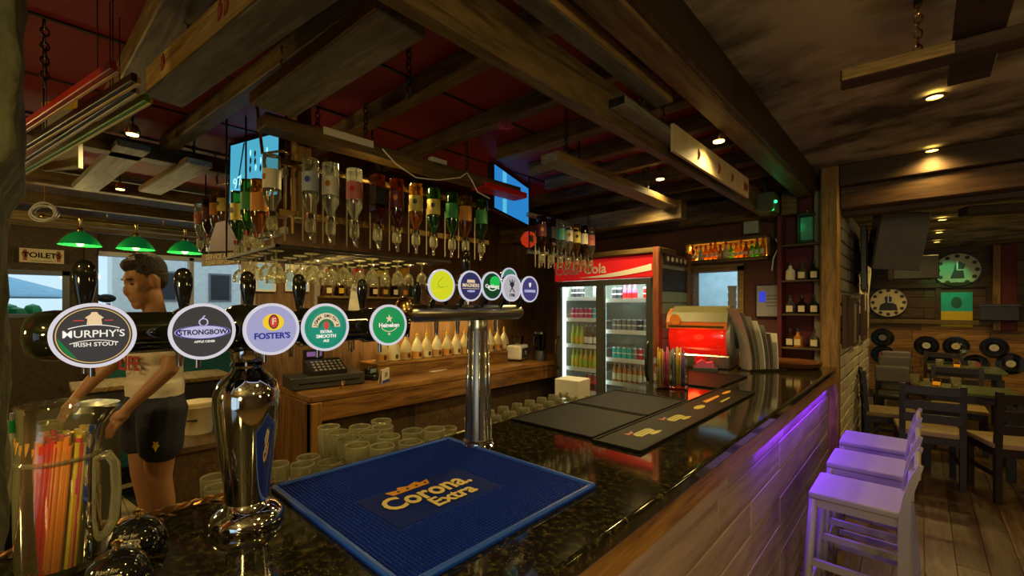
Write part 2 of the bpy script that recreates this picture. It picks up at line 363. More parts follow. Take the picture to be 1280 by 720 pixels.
# ---- floor
fl = struct('floor', MB().box(-8.7, 4.6, -3.1, 9.8, -0.12, -0.012), M['floor'])
pk = [plank_mesh(L, 0.138, 0.012, 0.002).mesh('plank', wood('floor plank', (0.055, 0.031, 0.010), (0.155, 0.095, 0.035), 'x', rough=0.4, rnd=0.3)) for L in (1.496, 1.096)]
for c in range(14):
    y = 2.6-0.35*(c % 3)
    while y < 9.4:
        k = random.randint(0, 1); link('plank', pk[k], fl, (-0.33+c*0.14, y, -0.012), (0, 0, PI/2)); y += (1.5, 1.1)[k]
tl = MB().rbox(0, 0.396, 0, 0.396, 0, 0.011, 0.002).mesh('tile', M['tile'])
for i in range(17):
    for j in range(5): link('tile', tl, fl, (-7.9+i*0.4, -0.35+j*0.4, -0.012))
# ---- outer walls
struct('wall_rear', MB().box(-8.7, 0.2, -3.15, -3.0, 0, 2.65).box(3.4, 4.6, -3.15, -3.0, 0, 2.65).box(0.2, 3.4, -3.15, -3.0, 2.25, 2.65).box(0.2, 3.4, -3.15, -3.0, 0, 0.4), M['wall_dark'])
w3 = struct('window_fill', MB().box(0.2, 3.4, -3.09, -3.085, 0.4, 2.25), M['pane'])  # unseen window added to let daylight in as fill
MB().box(0.2, 3.4, -3.12, -3.05, 0.4, 0.46).box(0.2, 3.4, -3.12, -3.05, 2.19, 2.25).box(0.2, 0.26, -3.12, -3.05, 0.46, 2.19).box(3.34, 3.4, -3.12, -3.05, 0.46, 2.19).box(1.77, 1.83, -3.12, -3.05, 0.46, 2.19).obj('window_frame', M['dark_beam'], w3)
struct('wall_right', MB().box(4.5, 4.65, -3.1, 9.8, 0, 2.65), M['wall_dark'])
# left wall with two openings to the terrace
wl = MB()
wl.box(-8.75, -8.6, -3.1, 9.8, 0, 0.92).box(-8.75, -8.6, -3.1, -1.5, 0.92, 2.65).box(-8.75, -8.6, 0.27, 0.56, 0.92, 2.65)
wl.box(-8.75, -8.6, 2.75, 9.8, 0.92, 2.65).box(-8.75, -8.6, -1.5, 0.27, 2.02, 2.65).box(-8.75, -8.6, 0.56, 2.75, 2.33, 2.65).box(-8.75, -8.6, -1.5, 0.27, 0.92, 1.42)
struct('wall_left', wl, M['wall_dark'])
w1 = struct('window_1', MB().box(-8.69, -8.68, -1.5, 0.27, 1.42, 2.02), M['pane'])
MB().box(-8.72, -8.56, -1.5, 0.27, 1.40, 1.45).box(-8.72, -8.56, -1.5, 0.27, 1.97, 2.03).box(-8.72, -8.56, 0.2, 0.27, 1.4, 2.03).box(-8.72, -8.56, -0.62, -0.58, 1.4, 2.03).obj('window_frame', pm('blue grey frame', (0.10, 0.11, 0.20), 0.4), w1)
w2 = struct('window_2', MB().box(-8.69, -8.68, 0.56, 2.75, 0.92, 2.33), M['pane'])
MB().box(-8.72, -8.56, 0.56, 2.75, 0.90, 0.96).box(-8.72, -8.56, 0.56, 2.75, 2.28, 2.34).box(-8.72, -8.56, 1.62, 1.68, 0.92, 2.33).obj('window_frame', M['white'], w2)
trim(MB().rbox(-8.5, -8.38, 0.40, 0.54, 0, 2.6), M['dark_beam'])
# ---- terrace outside the left windows
struct('ground', MB().box(-16, -8.75, -5, 9, -0.12, -0.02), pm('terrace paving', (0.45, 0.43, 0.38), 0.8))
nb = thing('white_house', 'white rendered house across the terrace, seen through the far left window', 'building', (-14.6, 0.2, -0.02))
MB().box(-1.2, 0, 1.0, 9, 0, 5.2).obj('wall', pm('white render', (0.80, 0.80, 0.76), 0.8), nb)
for yy, zz in ((1.75, 1.7), (3.0, 1.7)):
    f = MB().box(-0.02, 0.03, yy, yy+0.55, zz, zz+0.8).obj('window', M['grey'], nb); MB().box(0.03, 0.036, yy+0.05, yy+0.5, zz+0.05, zz+0.75).obj('pane', M['char'], f)
pr = thing('parasol', 'pale blue parasol open on the terrace outside the small window', 'parasol', (-11.2, -0.75, -0.02))
MB().lathe([(1.35, 1.72), (1.3, 1.76), (0.6, 2.0), (0.05, 2.18)], 8, cap0=False, smooth=False).obj('canopy', pm('pale blue cloth', (0.30, 0.55, 0.72), 0.8), pr)
MB().cyl((0, 0, 0), (0, 0, 2.2), 0.025).obj('pole', M['char'], pr)
hd = thing('terrace_hedge', 'clipped green hedge on the terrace below the blue parasol', 'hedge', (-12.6, -0.6, -0.02))
hm = MB()
for k in range(160):
    a = random.uniform(-1.1, 0.5); zc = random.uniform(0.1, 1.5)
    hm.ell((random.uniform(-0.25, 0.25), a, zc), (0.12, 0.15, 0.13), 6, 4)
hm.obj('foliage', M['green'], hd, kind='stuff')
# ---- ceilings
struct('ceiling', MB().box(-0.63, 4.6, -3.1, 4.3, 2.62, 2.75).box(-0.55, 4.6, 4.3, 9.8, 2.47, 2.75).box(-3.5, -0.55, 4.3, 9.8, 2.625, 2.75), M['plaster'])
struct('ceiling.001', MB().box(-4.7, -0.63, -3.1, 4.5, 2.62, 2.75), M['red'])
struct('ceiling.002', MB().box(-8.7, -4.7, -3.1, 9.8, 2.62, 2.75), M['wall_dark'])
# seams of the red ceiling boards
for k in range(4):
    trim(MB().box(-1.75-k*0.62, -1.735-k*0.62, -0.6, 4.35, 2.612, 2.622), M['dark_beam'])
# ---- beams
trim(MB().rbox(-0.73, -0.62, -3, 4.12, 2.42, 2.63, 0.008), M['beam_y'])
trim(MB().rbox(-0.955, -0.895, -1.6, 4.34, 2.28, 2.44, 0.008), M['beam_y'])
trim(MB().rbox(-0.63, -0.605, -3, 4.12, 2.60, 2.635, 0.004), M['dark_beam'])
trim(MB().rbox(-0.622, -0.598, -3, 4.12, 2.43, 2.60, 0.004), M['dark_beam'])  # dark board added to put shade onto the beam's side face
trim_beam((-0.73, 0.36), (-3.3, 0.25), 2.52, 2.62, 0.11)
trim_beam((-0.9, 0.79), (-3.5, 0.545), 2.53, 2.62, 0.08)
for y, x1, w in ((1.21, -2.9, 0.08), (1.68, -3.2, 0.06), (2.12, -2.08, 0.09), (2.52, -2.15, 0.07), (2.9, -2.3, 0.06), (3.3, -3.3, 0.09), (3.72, -3.3, 0.07), (4.1, -3.3, 0.1)):
    trim_beam((-0.73, y+random.uniform(-.02, .02)), (x1, y), 2.53, 2.62, w)
trim_beam((-3.5, -0.8), (-3.55, 1.1), 2.46, 2.56, 0.12, M['beam'])
trim_beam((-2.95, 1.3), (-2.95, 4.35), 2.36, 2.56, 0.14, M['dark_beam'])
trim_beam((-1.32, 3.35), (-3.3, 3.4), 2.22, 2.36, 0.10, M['beam'])
trim_beam((-0.73, 4.22), (-3.3, 4.22), 2.3, 2.5, 0.12, M['beam'])
for x, z, w in ((-5.0, 2.50, 0.10), (-5.5, 2.42, 0.06), (-6.8, 2.44, 0.12), (-7.6, 2.48, 0.12)):
    trim_beam((x, -2.0), (x, 3.2), z, z+0.1, w, M['beam'])
# timber post at the end of the bar and the lintel beam over the room
trim(MB().rbox(-0.565, -0.45, 4.1, 4.22, 0, 2.62, 0.01), M['beam_z'])
trim(MB().rbox(-0.45, 4.5, 4.16, 4.30, 2.29, 2.46, 0.01), wood('red brown lintel', (0.035, 0.016, 0.006), (0.11, 0.05, 0.018), 'x'))
trim(MB().rbox(-0.45, 4.5, 4.12, 4.18, 2.46, 2.62, 0.008), M['dark_beam'])
trim(MB().rbox(-0.45, 4.5, 4.28, 4.36, 2.25, 2.31, 0.008), M['dark_beam'])
# ---- back wall of the bar with the kitchen hatch
bw = MB()
bw.box(-3.5, -1.66, 4.36, 4.48, 0, 2.62).box(-1.66, -1.19, 4.36, 4.48, 1.90, 2.62).box(-1.19, -0.5, 4.36, 4.48, 0, 2.62).box(-1.66, -1.19, 4.36, 4.48, 0, 1.0)
struct('wall_back', bw, pm('red brown painted wall', (0.13, 0.045, 0.03), 0.7, var=0.3, scale=3))
hf = trim(MB().box(-1.68, -1.62, 4.33, 4.49, 1.0, 1.92).box(-1.22, -1.17, 4.33, 4.49, 1.0, 1.92).box(-1.68, -1.17, 4.33, 4.49, 1.88, 1.94).box(-1.72, -1.13, 4.30, 4.49, 0.97, 1.0), M['gold_plank'])
kt = MB().box(-2.7, -0.55, 6.2, 6.3, 0, 2.6).box(-2.8, -2.7, 4.48, 6.3, 0, 2.6).box(-0.62, -0.52, 4.48, 6.3, 0, 2.6).box(-2.8, -0.52, 4.48, 6.3, 2.58, 2.62)
struct('wall_kitchen', kt, pm('pale blue kitchen paint', (0.30, 0.48, 0.55), 0.7))
lamp('AREA', 'kitchen_lamp', (-1.7, 5.3, 2.5), 22, (0.85, 0.95, 1.0), 0.6)
# ---- wall behind the back counter
struct('wall_counter', MB().box(-3.47, -3.35, 0.95, 4.4, 0, 2.62), wood('brown counter wall boards', (0.10, 0.055, 0.028), (0.22, 0.125, 0.065), 'z', rnd=0.1))
# ---- whitewashed stone wall beyond the post, stones laid one by one
ws = struct('wall_side', MB().box(-0.62, -0.515, 4.22, 7.8, 0, 2.47), M['mortar'])
sm = [MB().rbox(0, 0.02, 0, L-0.012, 0, 0.098, 0.008).mesh('stone', M['white_stone']) for L in (0.34, 0.24, 0.43)]
for r in range(22):
    y = 4.24-0.08*(r % 2)*1.0+0.06
    while y < 7.3:
        k = random.randint(0, 2); o = link('stone', sm[k], ws, (-0.515+random.uniform(-0.006, 0.004), y, 0.02+r*0.111)); y += (0.34, 0.24, 0.43)[k]
# ---- far wall with boards
fw = struct('wall_far', MB().box(-3, 4.6, 9.66, 9.8, 0, 2.65), M['wall_dark'])
for r in range(8):
    for c in range(4):
        L = 0.86; MB().rbox(0, L-0.006, 0, 0.02, 0, 0.142, 0.003).obj('board', M['wall_board'], fw, (-0.95+c*L+(r % 2)*0.1, 9.64, 0.14+r*0.146))
for r in range(6):
    for c in range(3): MB().rbox(0, 0.896, 0, 0.02, 0, 0.166, 0.003).obj('board', M['wall_dark'], fw, (-0.85+c*0.9+(r % 2)*0.15, 9.64, 1.36+r*0.17))
trim(MB().rbox(-0.9, 1.9, 9.55, 9.66, 1.27, 1.34), M['beam'])
trim(MB().rbox(-0.6, 0.24, 9.56, 9.66, 1.84, 1.92).box(0.18, 0.24, 9.58, 9.64, 1.34, 1.84).box(0.72, 0.80, 9.58, 9.64, 1.34, 1.92).box(0.24, 0.72, 9.58, 9.64, 1.84, 1.92), M['dark_beam'])
trim(MB().rbox(0.86, 1.02, 9.5, 9.64, 1.2, 2.45), M['red_wall'])
trim(MB().rbox(0.78, 0.86, 9.48, 9.62, 1.2, 2.45), M['beam_z'])
# ---- rough stone pillar at the camera's left
def pillar():
    bm = bmesh.new(); bmesh.ops.create_cube(bm, size=1)
    for v in bm.verts: v.co = Vector((-1.56+v.co.x*0.5, -0.335+v.co.y*0.56, 1.31+v.co.z*2.62))
    bmesh.ops.subdivide_edges(bm, edges=bm.edges[:], cuts=44, use_grid_fill=True)
    from mathutils import noise
    for v in bm.verts:
        p = v.co; n = noise.noise(p*4.0)*0.022+noise.noise(p*13.0)*0.014
        d = Vector((p.x+1.56, p.y+0.31, 0)).normalized(); v.co += d*n
        if p.y > -0.1: v.co.y += (0.022 if p.z > 1.85 else -0.006) - 0.012*max(0, 1.4-p.z)
    me = bpy.data.meshes.new('pillar'); bm.to_mesh(me); bm.free(); me.materials.append(M['stone'])
    for p in me.polygons: p.use_smooth = True
    return link('trim_%d' % (NTR[0]+1), me, None, kind='structure')
pillar(); NTR[0] += 1

# ================================================================ CEILING LIGHTS
def downlight(i, x, y, z, label):
    t = thing('ceiling_downlight', label, 'light', (x, y, z))
    MB().ring(0.032, 0.046, -0.008, 0.0, 20).obj('rim', M['brass'], t)
    MB().disc(0.032, -0.004, -0.001, 20).obj('lens', M['lamp_warm'], t)
names = ['recessed downlight in the brown plaster ceiling, just past the hanging timber cross',
         'recessed downlight in the brown plaster ceiling, nearest the lintel beam',
         'first recessed downlight in the far room beyond the lintel beam',
         'middle recessed downlight in the far room beyond the lintel beam',
         'farthest recessed downlight in the far room, above the green glow']
for i, (x, y, z, w) in enumerate(DOWN): downlight(i, x, y, z, names[i])
for i, (x, y, z, w) in enumerate(DOWN_FILL[:1]): downlight(i, x, y, z, 'downlight added as fill in the plaster ceiling above the bar stools side, near the camera')
bn = ['small downlight beside the pale signboard hung over the bar', 'small downlight under the red ceiling beyond the long hanging plank',
      'small downlight on the dark beam above the coloured rods', 'small downlight above the green billiard lamp',
      'small downlight added as fill on the red ceiling over the tap towers', 'small downlight added as fill on the red ceiling behind the stone pillar', 'small fill downlight added out of sight beside the long hanging plank, nearer one', 'small fill downlight added out of sight beside the long hanging plank, farther one', 'small fill downlight added out of sight beside the gantry']
for i, (x, y, z) in enumerate(BARDOWN):
    t = thing('spot_lamp', bn[i], 'light', (x, y, z))
    MB().lathe([(0.03, 0), (0.034, 0.02), (0.02, 0.05)], 16).obj('housing', M['brass'], t)
    MB().disc(0.026, -0.004, 0.001, 18).obj('lens', M['lamp_warm'], t)
    MB().cyl((0, 0, 0.045), (0, 0, 2.62-z), 0.006, n=8).obj('stem', M['iron'], t)

for i, (x, y, z, w) in enumerate(FILL_GLOBES):
    t = thing('fill_globe', 'added opal globe fill lamp '+['over the drinking area behind the camera', 'behind the stone pillar', 'over the tables beside the bar stools', 'in the pool room left of the window', 'over the dining tables at the right'][i], 'lamp', (x, y, z))
    MB().ell((0, 0, 0), (0.12, 0.12, 0.12), 20, 12).obj('globe', glass('opal globe %d' % i, (0.98, 0.95, 0.88), 1.3, 0.3), t); MB().ell((0, 0, 0.0), (0.05, 0.05, 0.06), 14, 8).obj('bulb', M['lamp_warm'], t); MB().cyl((0, 0, 0.11), (0, 0, 2.47-z), 0.006, n=8).obj('cord', M['black'], t)

# ================================================================ HANGING PLANKS
def hang_plank(name, label, a, b, z0, z1, w, mat, chains=(), ctop=2.62, lit_side_mat=None, side=-1):
    a = Vector(a); b = Vector(b); d = b-a; L = d.length
    t = thing(name, label, 'plank', (a.x, a.y, z0), math.atan2(d.y, d.x))
    plank_mesh(L, w, z1-z0).obj('board', mat, t)
    if lit_side_mat: MB().box(0.002, L-0.002, side*(w/2+0.004) if side < 0 else w/2, side*(w/2) if side < 0 else w/2+0.004, 0.003, z1-z0-0.003).obj('lit_edge_strip', lit_side_mat, t)  # honey strip paints lamplight onto the side of the plank
    for c in chains: chain_mesh(ctop-z1+0.01, None).obj('chain', M['iron'], t, (c*L, 0, ctop-z0))
    return t
# painted sign plank over the bar (left) with pepper prints
a = P(205, 128, z=2.31); b = P(375, 8, z=2.31)
pl = hang_plank('sign_plank', 'grey hanging plank with red pepper prints on its pale edge, at the upper left', (a.x, a.y), (b.x+0.25, b.y+0.02), 2.31, 2.40, 0.12, M['grey_plank'], (0.2, 0.9))
L = (Vector((b.x+0.25, b.y+0.02))-Vector((a.x, a.y))).length
MB().box(0.04, L-0.002, -0.064, -0.0605, 0.003, 0.087).obj('painted_edge', M['gold_plank'], pl)
def pepper(parent, x, z, s, y, mat, rot=0.0, face=1):
    mb = MB(); pts = [(0, 0, 0), (0.01*s, 0, -0.02*s), (0.006*s, 0, -0.04*s), (-0.006*s, 0, -0.055*s)]
    mb.tube(pts, [0.008*s, 0.010*s, 0.007*s, 0.001], 6); mb.tube([(0, 0, 0), (-0.004*s, 0, 0.014*s)], 0.003*s, 5)
    return mb.obj('pepper_print', mat, parent, (x, y, z), (0, rot, 0))
pr_red = pm('dried red print', (0.16, 0.02, 0.01), 0.6)
for x in (0.22, 0.66, 0.70): pepper(pl, x, 0.066, 0.8, -0.066, pr_red, 0.3)
hang_plank('hanging_plank', 'hanging plank with lamplight painted on its edge beside the dark main beam', P(341, 140, z=2.36).xy, P(503, 31, z=2.36).xy, 2.36, 2.41, 0.17, M['grey_plank'], (0.12, 0.95), lit_side_mat=M['gold_plank'], side=-1)
hang_plank('hanging_plank', 'pale grey plank fixed high beside the pepper signboard, ending in mid air', (-0.815, -0.8), (-0.815, 1.84), 2.42, 2.47, 0.075, M['grey_plank'], (0.55, 0.95), lit_side_mat=M['gold_plank'], side=-1)
sg = hang_plank('hanging_signboard', 'pale signboard with small pepper prints hung on chains above the far bar', (-0.86, 1.52), (-0.86, 3.12), 2.325, 2.36, 0.07, M['grey_plank'], (0.13, 0.26, 0.9))
MB().box(0.42, 1.596, -0.049, -0.0345, -0.075, 0.05).obj('painted_face', pm('cream painted board', (0.52, 0.42, 0.22), 0.6, var=0.2, scale=14), sg)
for x in (0.72, 1.02, 1.25, 1.50, 1.54): pepper(sg, x, 0.0, 0.9, -0.051, pr_red, 0.2)
MB().box(-0.003, 0.001, -0.033, 0.033, 0.002, 0.033).obj('end_cap', M['gloss_black'], sg)
hang_plank('hanging_plank', 'long pale plank hung by chain under the red ceiling above the second tap tower', (-1.41, 1.80), (-1.41, 3.28), 2.30, 2.35, 0.12, M['grey_plank'], (0.1, 0.88), lit_side_mat=M['gold_plank'], side=-1)
hang_plank('hanging_plank', 'grey plank under the dark ceiling left of the blue television, beside a downlight', P(168, 186, z=2.46).xy, P(106, 238, z=2.46).xy, 2.46, 2.50, 0.15, M['grey_plank'], (0.1,))
hang_plank('hanging_plank', 'short grey plank with a painted lit edge just left of the tilted blue television', P(250, 207, z=2.44).xy, P(188, 242, z=2.44).xy, 2.44, 2.48, 0.14, M['grey_plank'], (0.1,), lit_side_mat=M['gold_plank'], side=1)
# timber cross under the plaster ceiling
cr = thing('hanging_cross', 'dark crossed timbers hung on a chain under the brown plaster ceiling', 'beam', (-0.22, 2.06, 2.38))
MB().rbox(0, 1.7, -0.045, 0.045, 0, 0.045, 0.004, M=Matrix.Rotation(0.10, 4, 'Z')).obj('timber', M['dark_beam'], cr)
MB().box(0.005, 0.3, -0.05, -0.0455, 0.003, 0.042, M=Matrix.Rotation(0.10, 4, 'Z')).obj('lit_edge', M['gold_plank'], cr)  # pale strip paints light along the timber's front edge
MB().rbox(0.30, 0.42, -1.5, 0.42, 0.05, 0.095, 0.004).obj('timber', M['dark_beam'], cr)
chain_mesh(0.2, None).obj('chain', M['brass'], cr, (0.215, 0.02, 0.24))
MB().cyl((0.215, 0.02, 0.225), (0.215, 0.02, 0.24), 0.012, n=10).obj('hook_plate', M['iron'], cr)
hang_plank('hanging_timber', 'dark timber hung below the far ceiling at the right edge', P(1203, 270, z=2.2).xy, (2.4, 5.35), 2.2, 2.26, 0.12, M['dark_beam'], (0.25,), ctop=2.47)
# bare chains
for lab, u, v, zt, ln in (('thin rusty chain hanging free from the red ceiling behind the main beam', 511, 55, 2.60, 0.22), ('short dark chain beside the stone pillar', 56, 25, 2.6, 0.25), ('thin chain hanging between the battens near the long plank', 810, 205, 2.55, 0.16)):
    p = P(u, v, z=zt); tag(chain_mesh(ln, None).obj('chain', M['iron'], None, p), lab, 'chain')
# ================================================================ BAR COUNTER
BZ = 1.09
bar = thing('bar_counter', 'long bar counter clad in whitewashed boards with a pine trim', 'bar counter', (-0.5, 0, 0))
MB().box(-0.62, -0.03, -1.6, 4.08, 0.0, 1.044).obj('carcass', M['wall_dark'], bar)
ck = [MB().rbox(0, 0.02, 0, L-0.006, 0, 0.135, 0.004).mesh('cladding_board', M['clad']) for L in (1.2, 0.9, 1.5)]
for r in range(7):
    y = -1.6-(0.4 if r % 2 else 0)
    while y < 4.0:
        k = random.randint(0, 2); L = (1.2, 0.9, 1.5)[k]
        if y+L > 4.1: k = 1 if y+0.9 <= 4.12 else None
        if k is None: MB().rbox(0, 0.02, 0, 4.08-y, 0, 0.135, 0.004).obj('cladding_board', M['clad'], bar, (-0.03, y, 0.05+r*0.139)); break
        link('cladding_board', ck[k], bar, (-0.03+random.uniform(-0.003, 0.003), y, 0.05+r*0.139)); y += (1.2, 0.9, 1.5)[k]
MB().rbox(-0.03, 0.026, -1.6, 4.09, 0.965, 1.044, 0.008).obj('trim_rail', M['trim_wood'], bar)
MB().box(-0.008, 0.006, 1.9, 4.0, 0.957, 0.965).obj('led_strip', M['led_purple'], bar)
lamp('AREA', 'purple_led_lamp', (-0.49, 3.0, 0.953), 7.0, (0.19, 0.02, 1.0), 0.02, (0, -0.55, 0), size_y=1.9)
wt = MB().rbox(-1.235, -0.462, -1.6, 4.3, 1.046, BZ, 0.010, 3)
tag(wt.obj('bar_worktop', M['granite']), 'polished black granite bar top with gold flecks', 'worktop')
# twisted rope trim along the inner edge
rp = MB()
for s in (0, PI):
    rp.tube([(-1.229+0.004*math.cos(k*0.75+s), -0.6+k*0.006, BZ+0.006+0.004*math.sin(k*0.75+s)) for k in range(170)], 0.0042, 6)
tag(rp.obj('rope_trim', M['copper']), 'twisted copper rope trim along the bar edge beside the bells', 'rope')
# ---- blue mat with the beer name
bm_ = thing('bar_mat', 'blue rubber bar mat reading Corona Extra', 'bar mat', (-0.895, 0.675, BZ))
HX, HY = 0.295, 0.283
MB().rbox(-HX, HX, -HY, HY, 0, 0.006, 0.002).obj('base', M['blue_rubber'], bm_)
MB().rbox(-HX, HX, -HY, -HY+0.014, 0.002, 0.013, 0.004).rbox(-HX, HX, HY-0.014, HY, 0.002, 0.013, 0.004).rbox(-HX, -HX+0.014, -HY+0.014, HY-0.014, 0.002, 0.013, 0.004).rbox(HX-0.014, HX, -HY+0.014, HY-0.014, 0.002, 0.013, 0.004).obj('rim', M['blue_rim'], bm_)
nb_ = MB()
n = 62
for i in range(n):
    for j in range(n):
        x = -HX+0.019+(2*HX-0.038)*i/(n-1); y = -HY+0.019+(2*HY-0.038)*j/(n-1)
        if abs(x-0.032) < 0.093 and abs(y+0.03) < 0.153: continue
        r = 0.0030; q = 0.0018
        nb_.add([(x-r, y-r, .006), (x+r, y-r, .006), (x+r, y+r, .006), (x-r, y+r, .006), (x-q, y-q, .0095), (x+q, y-q, .0095), (x+q, y+q, .0095), (x-q, y+q, .0095)], [(4, 5, 6, 7), (0, 1, 5, 4), (1, 2, 6, 5), (2, 3, 7, 6), (3, 0, 4, 7)])
nb_.obj('nubs', M['blue_rubber'], bm_, kind='stuff')
pad = MB().rbox(-0.058, 0.122, -0.18, 0.12, 0.004, 0.008, 0.002).obj('logo_pad', pm('smooth blue rubber', (0.001, 0.014, 0.19), 0.6, var=0.1, spec=0.1), bm_)
# letters read from the customer side: x_local of text runs along +Y, up of text runs along -X
TR = (0, 0, PI/2)
cream_p = pm('cream print', (0.70, 0.58, 0.26), 0.5, var=0.1); gold_p = pm('gold print', (0.66, 0.30, 0.02), 0.45)
dk = pm('dark print', (0.01, 0.008, 0.01), 0.5, var=0)
text('Corona.', 0.090, dk, bm_, (0.020, -0.032, 0.0088), TR, 0.045, squash=0.80); text('Corona.', 0.090, cream_p, bm_, (0.020, -0.032, 0.0098), TR, 0.020, squash=0.80)
text('Extra', 0.064, dk, bm_, (0.080, -0.004, 0.0088), TR, 0.05, squash=0.9); text('Extra', 0.064, cream_p, bm_, (0.080, -0.004, 0.0098), TR, 0.022, squash=0.9)
crn = MB().prism([(-0.058, 0.0), (0.045, 0.0), (0.055, 0.024), (0.03, 0.018), (0.022, 0.032), (-0.005, 0.022), (-0.03, 0.032), (-0.035, 0.018), (-0.066, 0.024)], 0.0, 0.0016)
crn.obj('crown', gold_p, bm_, (-0.022, -0.045, 0.0088), TR)
for k in range(4): MB().disc(0.004, 0, 0.001, 8).obj('crown_jewel', dk, bm_, (-0.030, -0.085+k*0.026, 0.0104), TR)
# ---- black mats
def flat_mat(label, x0, x1, y0, y1, h=0.007):
    t = thing('bar_mat', label, 'bar mat', ((x0+x1)/2, (y0+y1)/2, BZ)); hx = (x1-x0)/2; hy = (y1-y0)/2
    MB().rbox(-hx, hx, -hy, hy, 0, h, 0.002).obj('base', M['rubber'], t)
    MB().rbox(-hx, hx, -hy, -hy+0.01, 0.002, h+0.004, 0.002).rbox(-hx, hx, hy-0.01, hy, 0.002, h+0.004, 0.002).rbox(-hx, -hx+0.01, -hy+.01, hy-.01, 0.002, h+0.004, 0.002).rbox(hx-0.01, hx, -hy+.01, hy-.01, 0.002, h+0.004, 0.002).obj('rim', M['rubber'], t)
    return t
flat_mat('plain black rubber mat nearest the second tap tower', -1.21, -0.825, 1.29, 1.70)
flat_mat('plain black rubber mat in front of the straw jar', -1.21, -0.825, 1.71, 2.12)
lm = flat_mat('long black rubber runner printed with yellow emblems', -0.815, -0.635, 1.27, 2.56)
flat_mat('black rubber mat under the red glow of the slush machine', -1.20, -0.82, 2.55, 3.12)
yp = pm('yellow green print', (0.46, 0.42, 0.06), 0.5); op = pm('rust print', (0.35, 0.10, 0.04), 0.5)
def emblem(parent, y, s=1.0):
    e = MB().prism([(-0.055*s, -0.018*s), (0.05*s, -0.018*s), (0.06*s, 0.004*s), (0.048*s, 0.018*s), (-0.05*s, 0.018*s), (-0.062*s, 0)], 0, 0.0015).obj('emblem', yp, parent, (0.0, y, 0.0072), TR)
    MB().prism([(-0.072*s, 0.02*s), (-0.03*s, 0.026*s), (-0.02*s, 0.042*s), (-0.05*s, 0.034*s), (-0.07*s, 0.046*s)], 0, 0.0014).obj('leaf', op, e)
    MB().prism([(0.0, -0.02*s), (0.05*s, -0.022*s), (0.07*s, -0.036*s), (0.03*s, -0.040*s), (-0.005*s, -0.034*s)], 0, 0.0014).obj('ribbon', yp, e)
    for k in (-1, 1): MB().box(-0.04*s, 0.04*s, k*0.007*s-0.0012, k*0.007*s+0.0012, 0.0015, 0.002).obj('stripe', dk, e)
emblem(lm, -0.44); emblem(lm, -0.16)
MB().disc(0.018, 0, 0.0014, 24, rx=0.05).obj('oval_emblem', yp, lm, (0, 0.10, 0.0072), TR)
MB().prism([(-0.10, -0.014), (0.10, -0.008), (0.12, 0.008), (-0.08, 0.012)], 0, 0.0014).obj('emblem', gold_p, lm, (-0.02, 0.31, 0.0072), TR)
MB().prism([(-0.06, -0.006), (0.08, -0.004), (0.085, 0.006), (-0.05, 0.006)], 0, 0.0014).obj('emblem', yp, lm, (0.035, 0.33, 0.0072), TR)
MB().disc(0.012, 0, 0.0014, 24, rx=0.06).obj('oval_emblem', gold_p, lm, (-0.02, 0.54, 0.0072), TR)

# ================================================================ TAP TOWERS
BR = (PI/2, 0, PI/2)                       # local x -> +Y, local y -> +Z, local z -> +X
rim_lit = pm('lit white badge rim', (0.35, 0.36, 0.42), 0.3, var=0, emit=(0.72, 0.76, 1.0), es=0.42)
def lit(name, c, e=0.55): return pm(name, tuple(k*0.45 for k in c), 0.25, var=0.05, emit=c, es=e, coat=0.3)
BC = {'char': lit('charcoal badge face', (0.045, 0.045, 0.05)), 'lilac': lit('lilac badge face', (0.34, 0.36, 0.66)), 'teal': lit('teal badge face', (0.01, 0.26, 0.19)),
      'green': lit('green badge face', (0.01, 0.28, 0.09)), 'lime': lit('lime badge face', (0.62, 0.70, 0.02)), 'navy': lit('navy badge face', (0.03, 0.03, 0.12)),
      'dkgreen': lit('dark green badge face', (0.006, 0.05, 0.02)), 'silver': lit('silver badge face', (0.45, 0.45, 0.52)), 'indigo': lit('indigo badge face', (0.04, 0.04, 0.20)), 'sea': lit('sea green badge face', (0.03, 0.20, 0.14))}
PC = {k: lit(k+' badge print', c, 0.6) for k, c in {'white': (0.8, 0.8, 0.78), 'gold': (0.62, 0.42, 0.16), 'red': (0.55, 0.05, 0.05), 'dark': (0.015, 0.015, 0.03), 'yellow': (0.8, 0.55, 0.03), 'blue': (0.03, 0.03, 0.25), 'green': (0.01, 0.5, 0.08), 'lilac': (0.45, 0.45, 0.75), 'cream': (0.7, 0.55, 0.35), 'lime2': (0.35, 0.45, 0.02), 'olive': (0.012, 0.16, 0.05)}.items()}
def badge(parent, loc, R, face, rimw=0.0045):
    b = MB().lathe([(R*0.80, -0.022), (R*0.93, -0.016), (R-0.0005, -0.004), (R-0.0005, 0.004)], 40).obj('badge', M['gloss_black'], parent, loc, BR)
    MB().disc(R-rimw, 0.003, 0.006, 48).obj('badge_face', BC[face], b)
    MB().ring(R-rimw-0.0004, R+0.0005, 0.001, 0.0072, 48).obj('badge_rim', rim_lit, b)
    return b
def bt(b, s, size, col, x, y, bold=0.02, squash=1.0): return text(s, size, PC[col], b, (x, y, 0.0068), (0, 0, 0), bold, 'lettering', 1.0, squash)
def shp(b, pts, col, z=0.0066, name='emblem'): return MB().prism(pts, 0, 0.0009).obj(name, PC[col], b, (0, 0, z))
def arc(b, cx, cy, r, a0, a1, w, col, name='arc_line'):
    n = 16; pts = [(cx+(r+w/2)*math.cos(a0+(a1-a0)*k/n), cy+(r+w/2)*math.sin(a0+(a1-a0)*k/n)) for k in range(n+1)]
    pts += [(cx+(r-w/2)*math.cos(a1+(a0-a1)*k/n), cy+(r-w/2)*math.sin(a1+(a0-a1)*k/n)) for k in range(n+1)]
    return shp(b, pts, col, name=name)
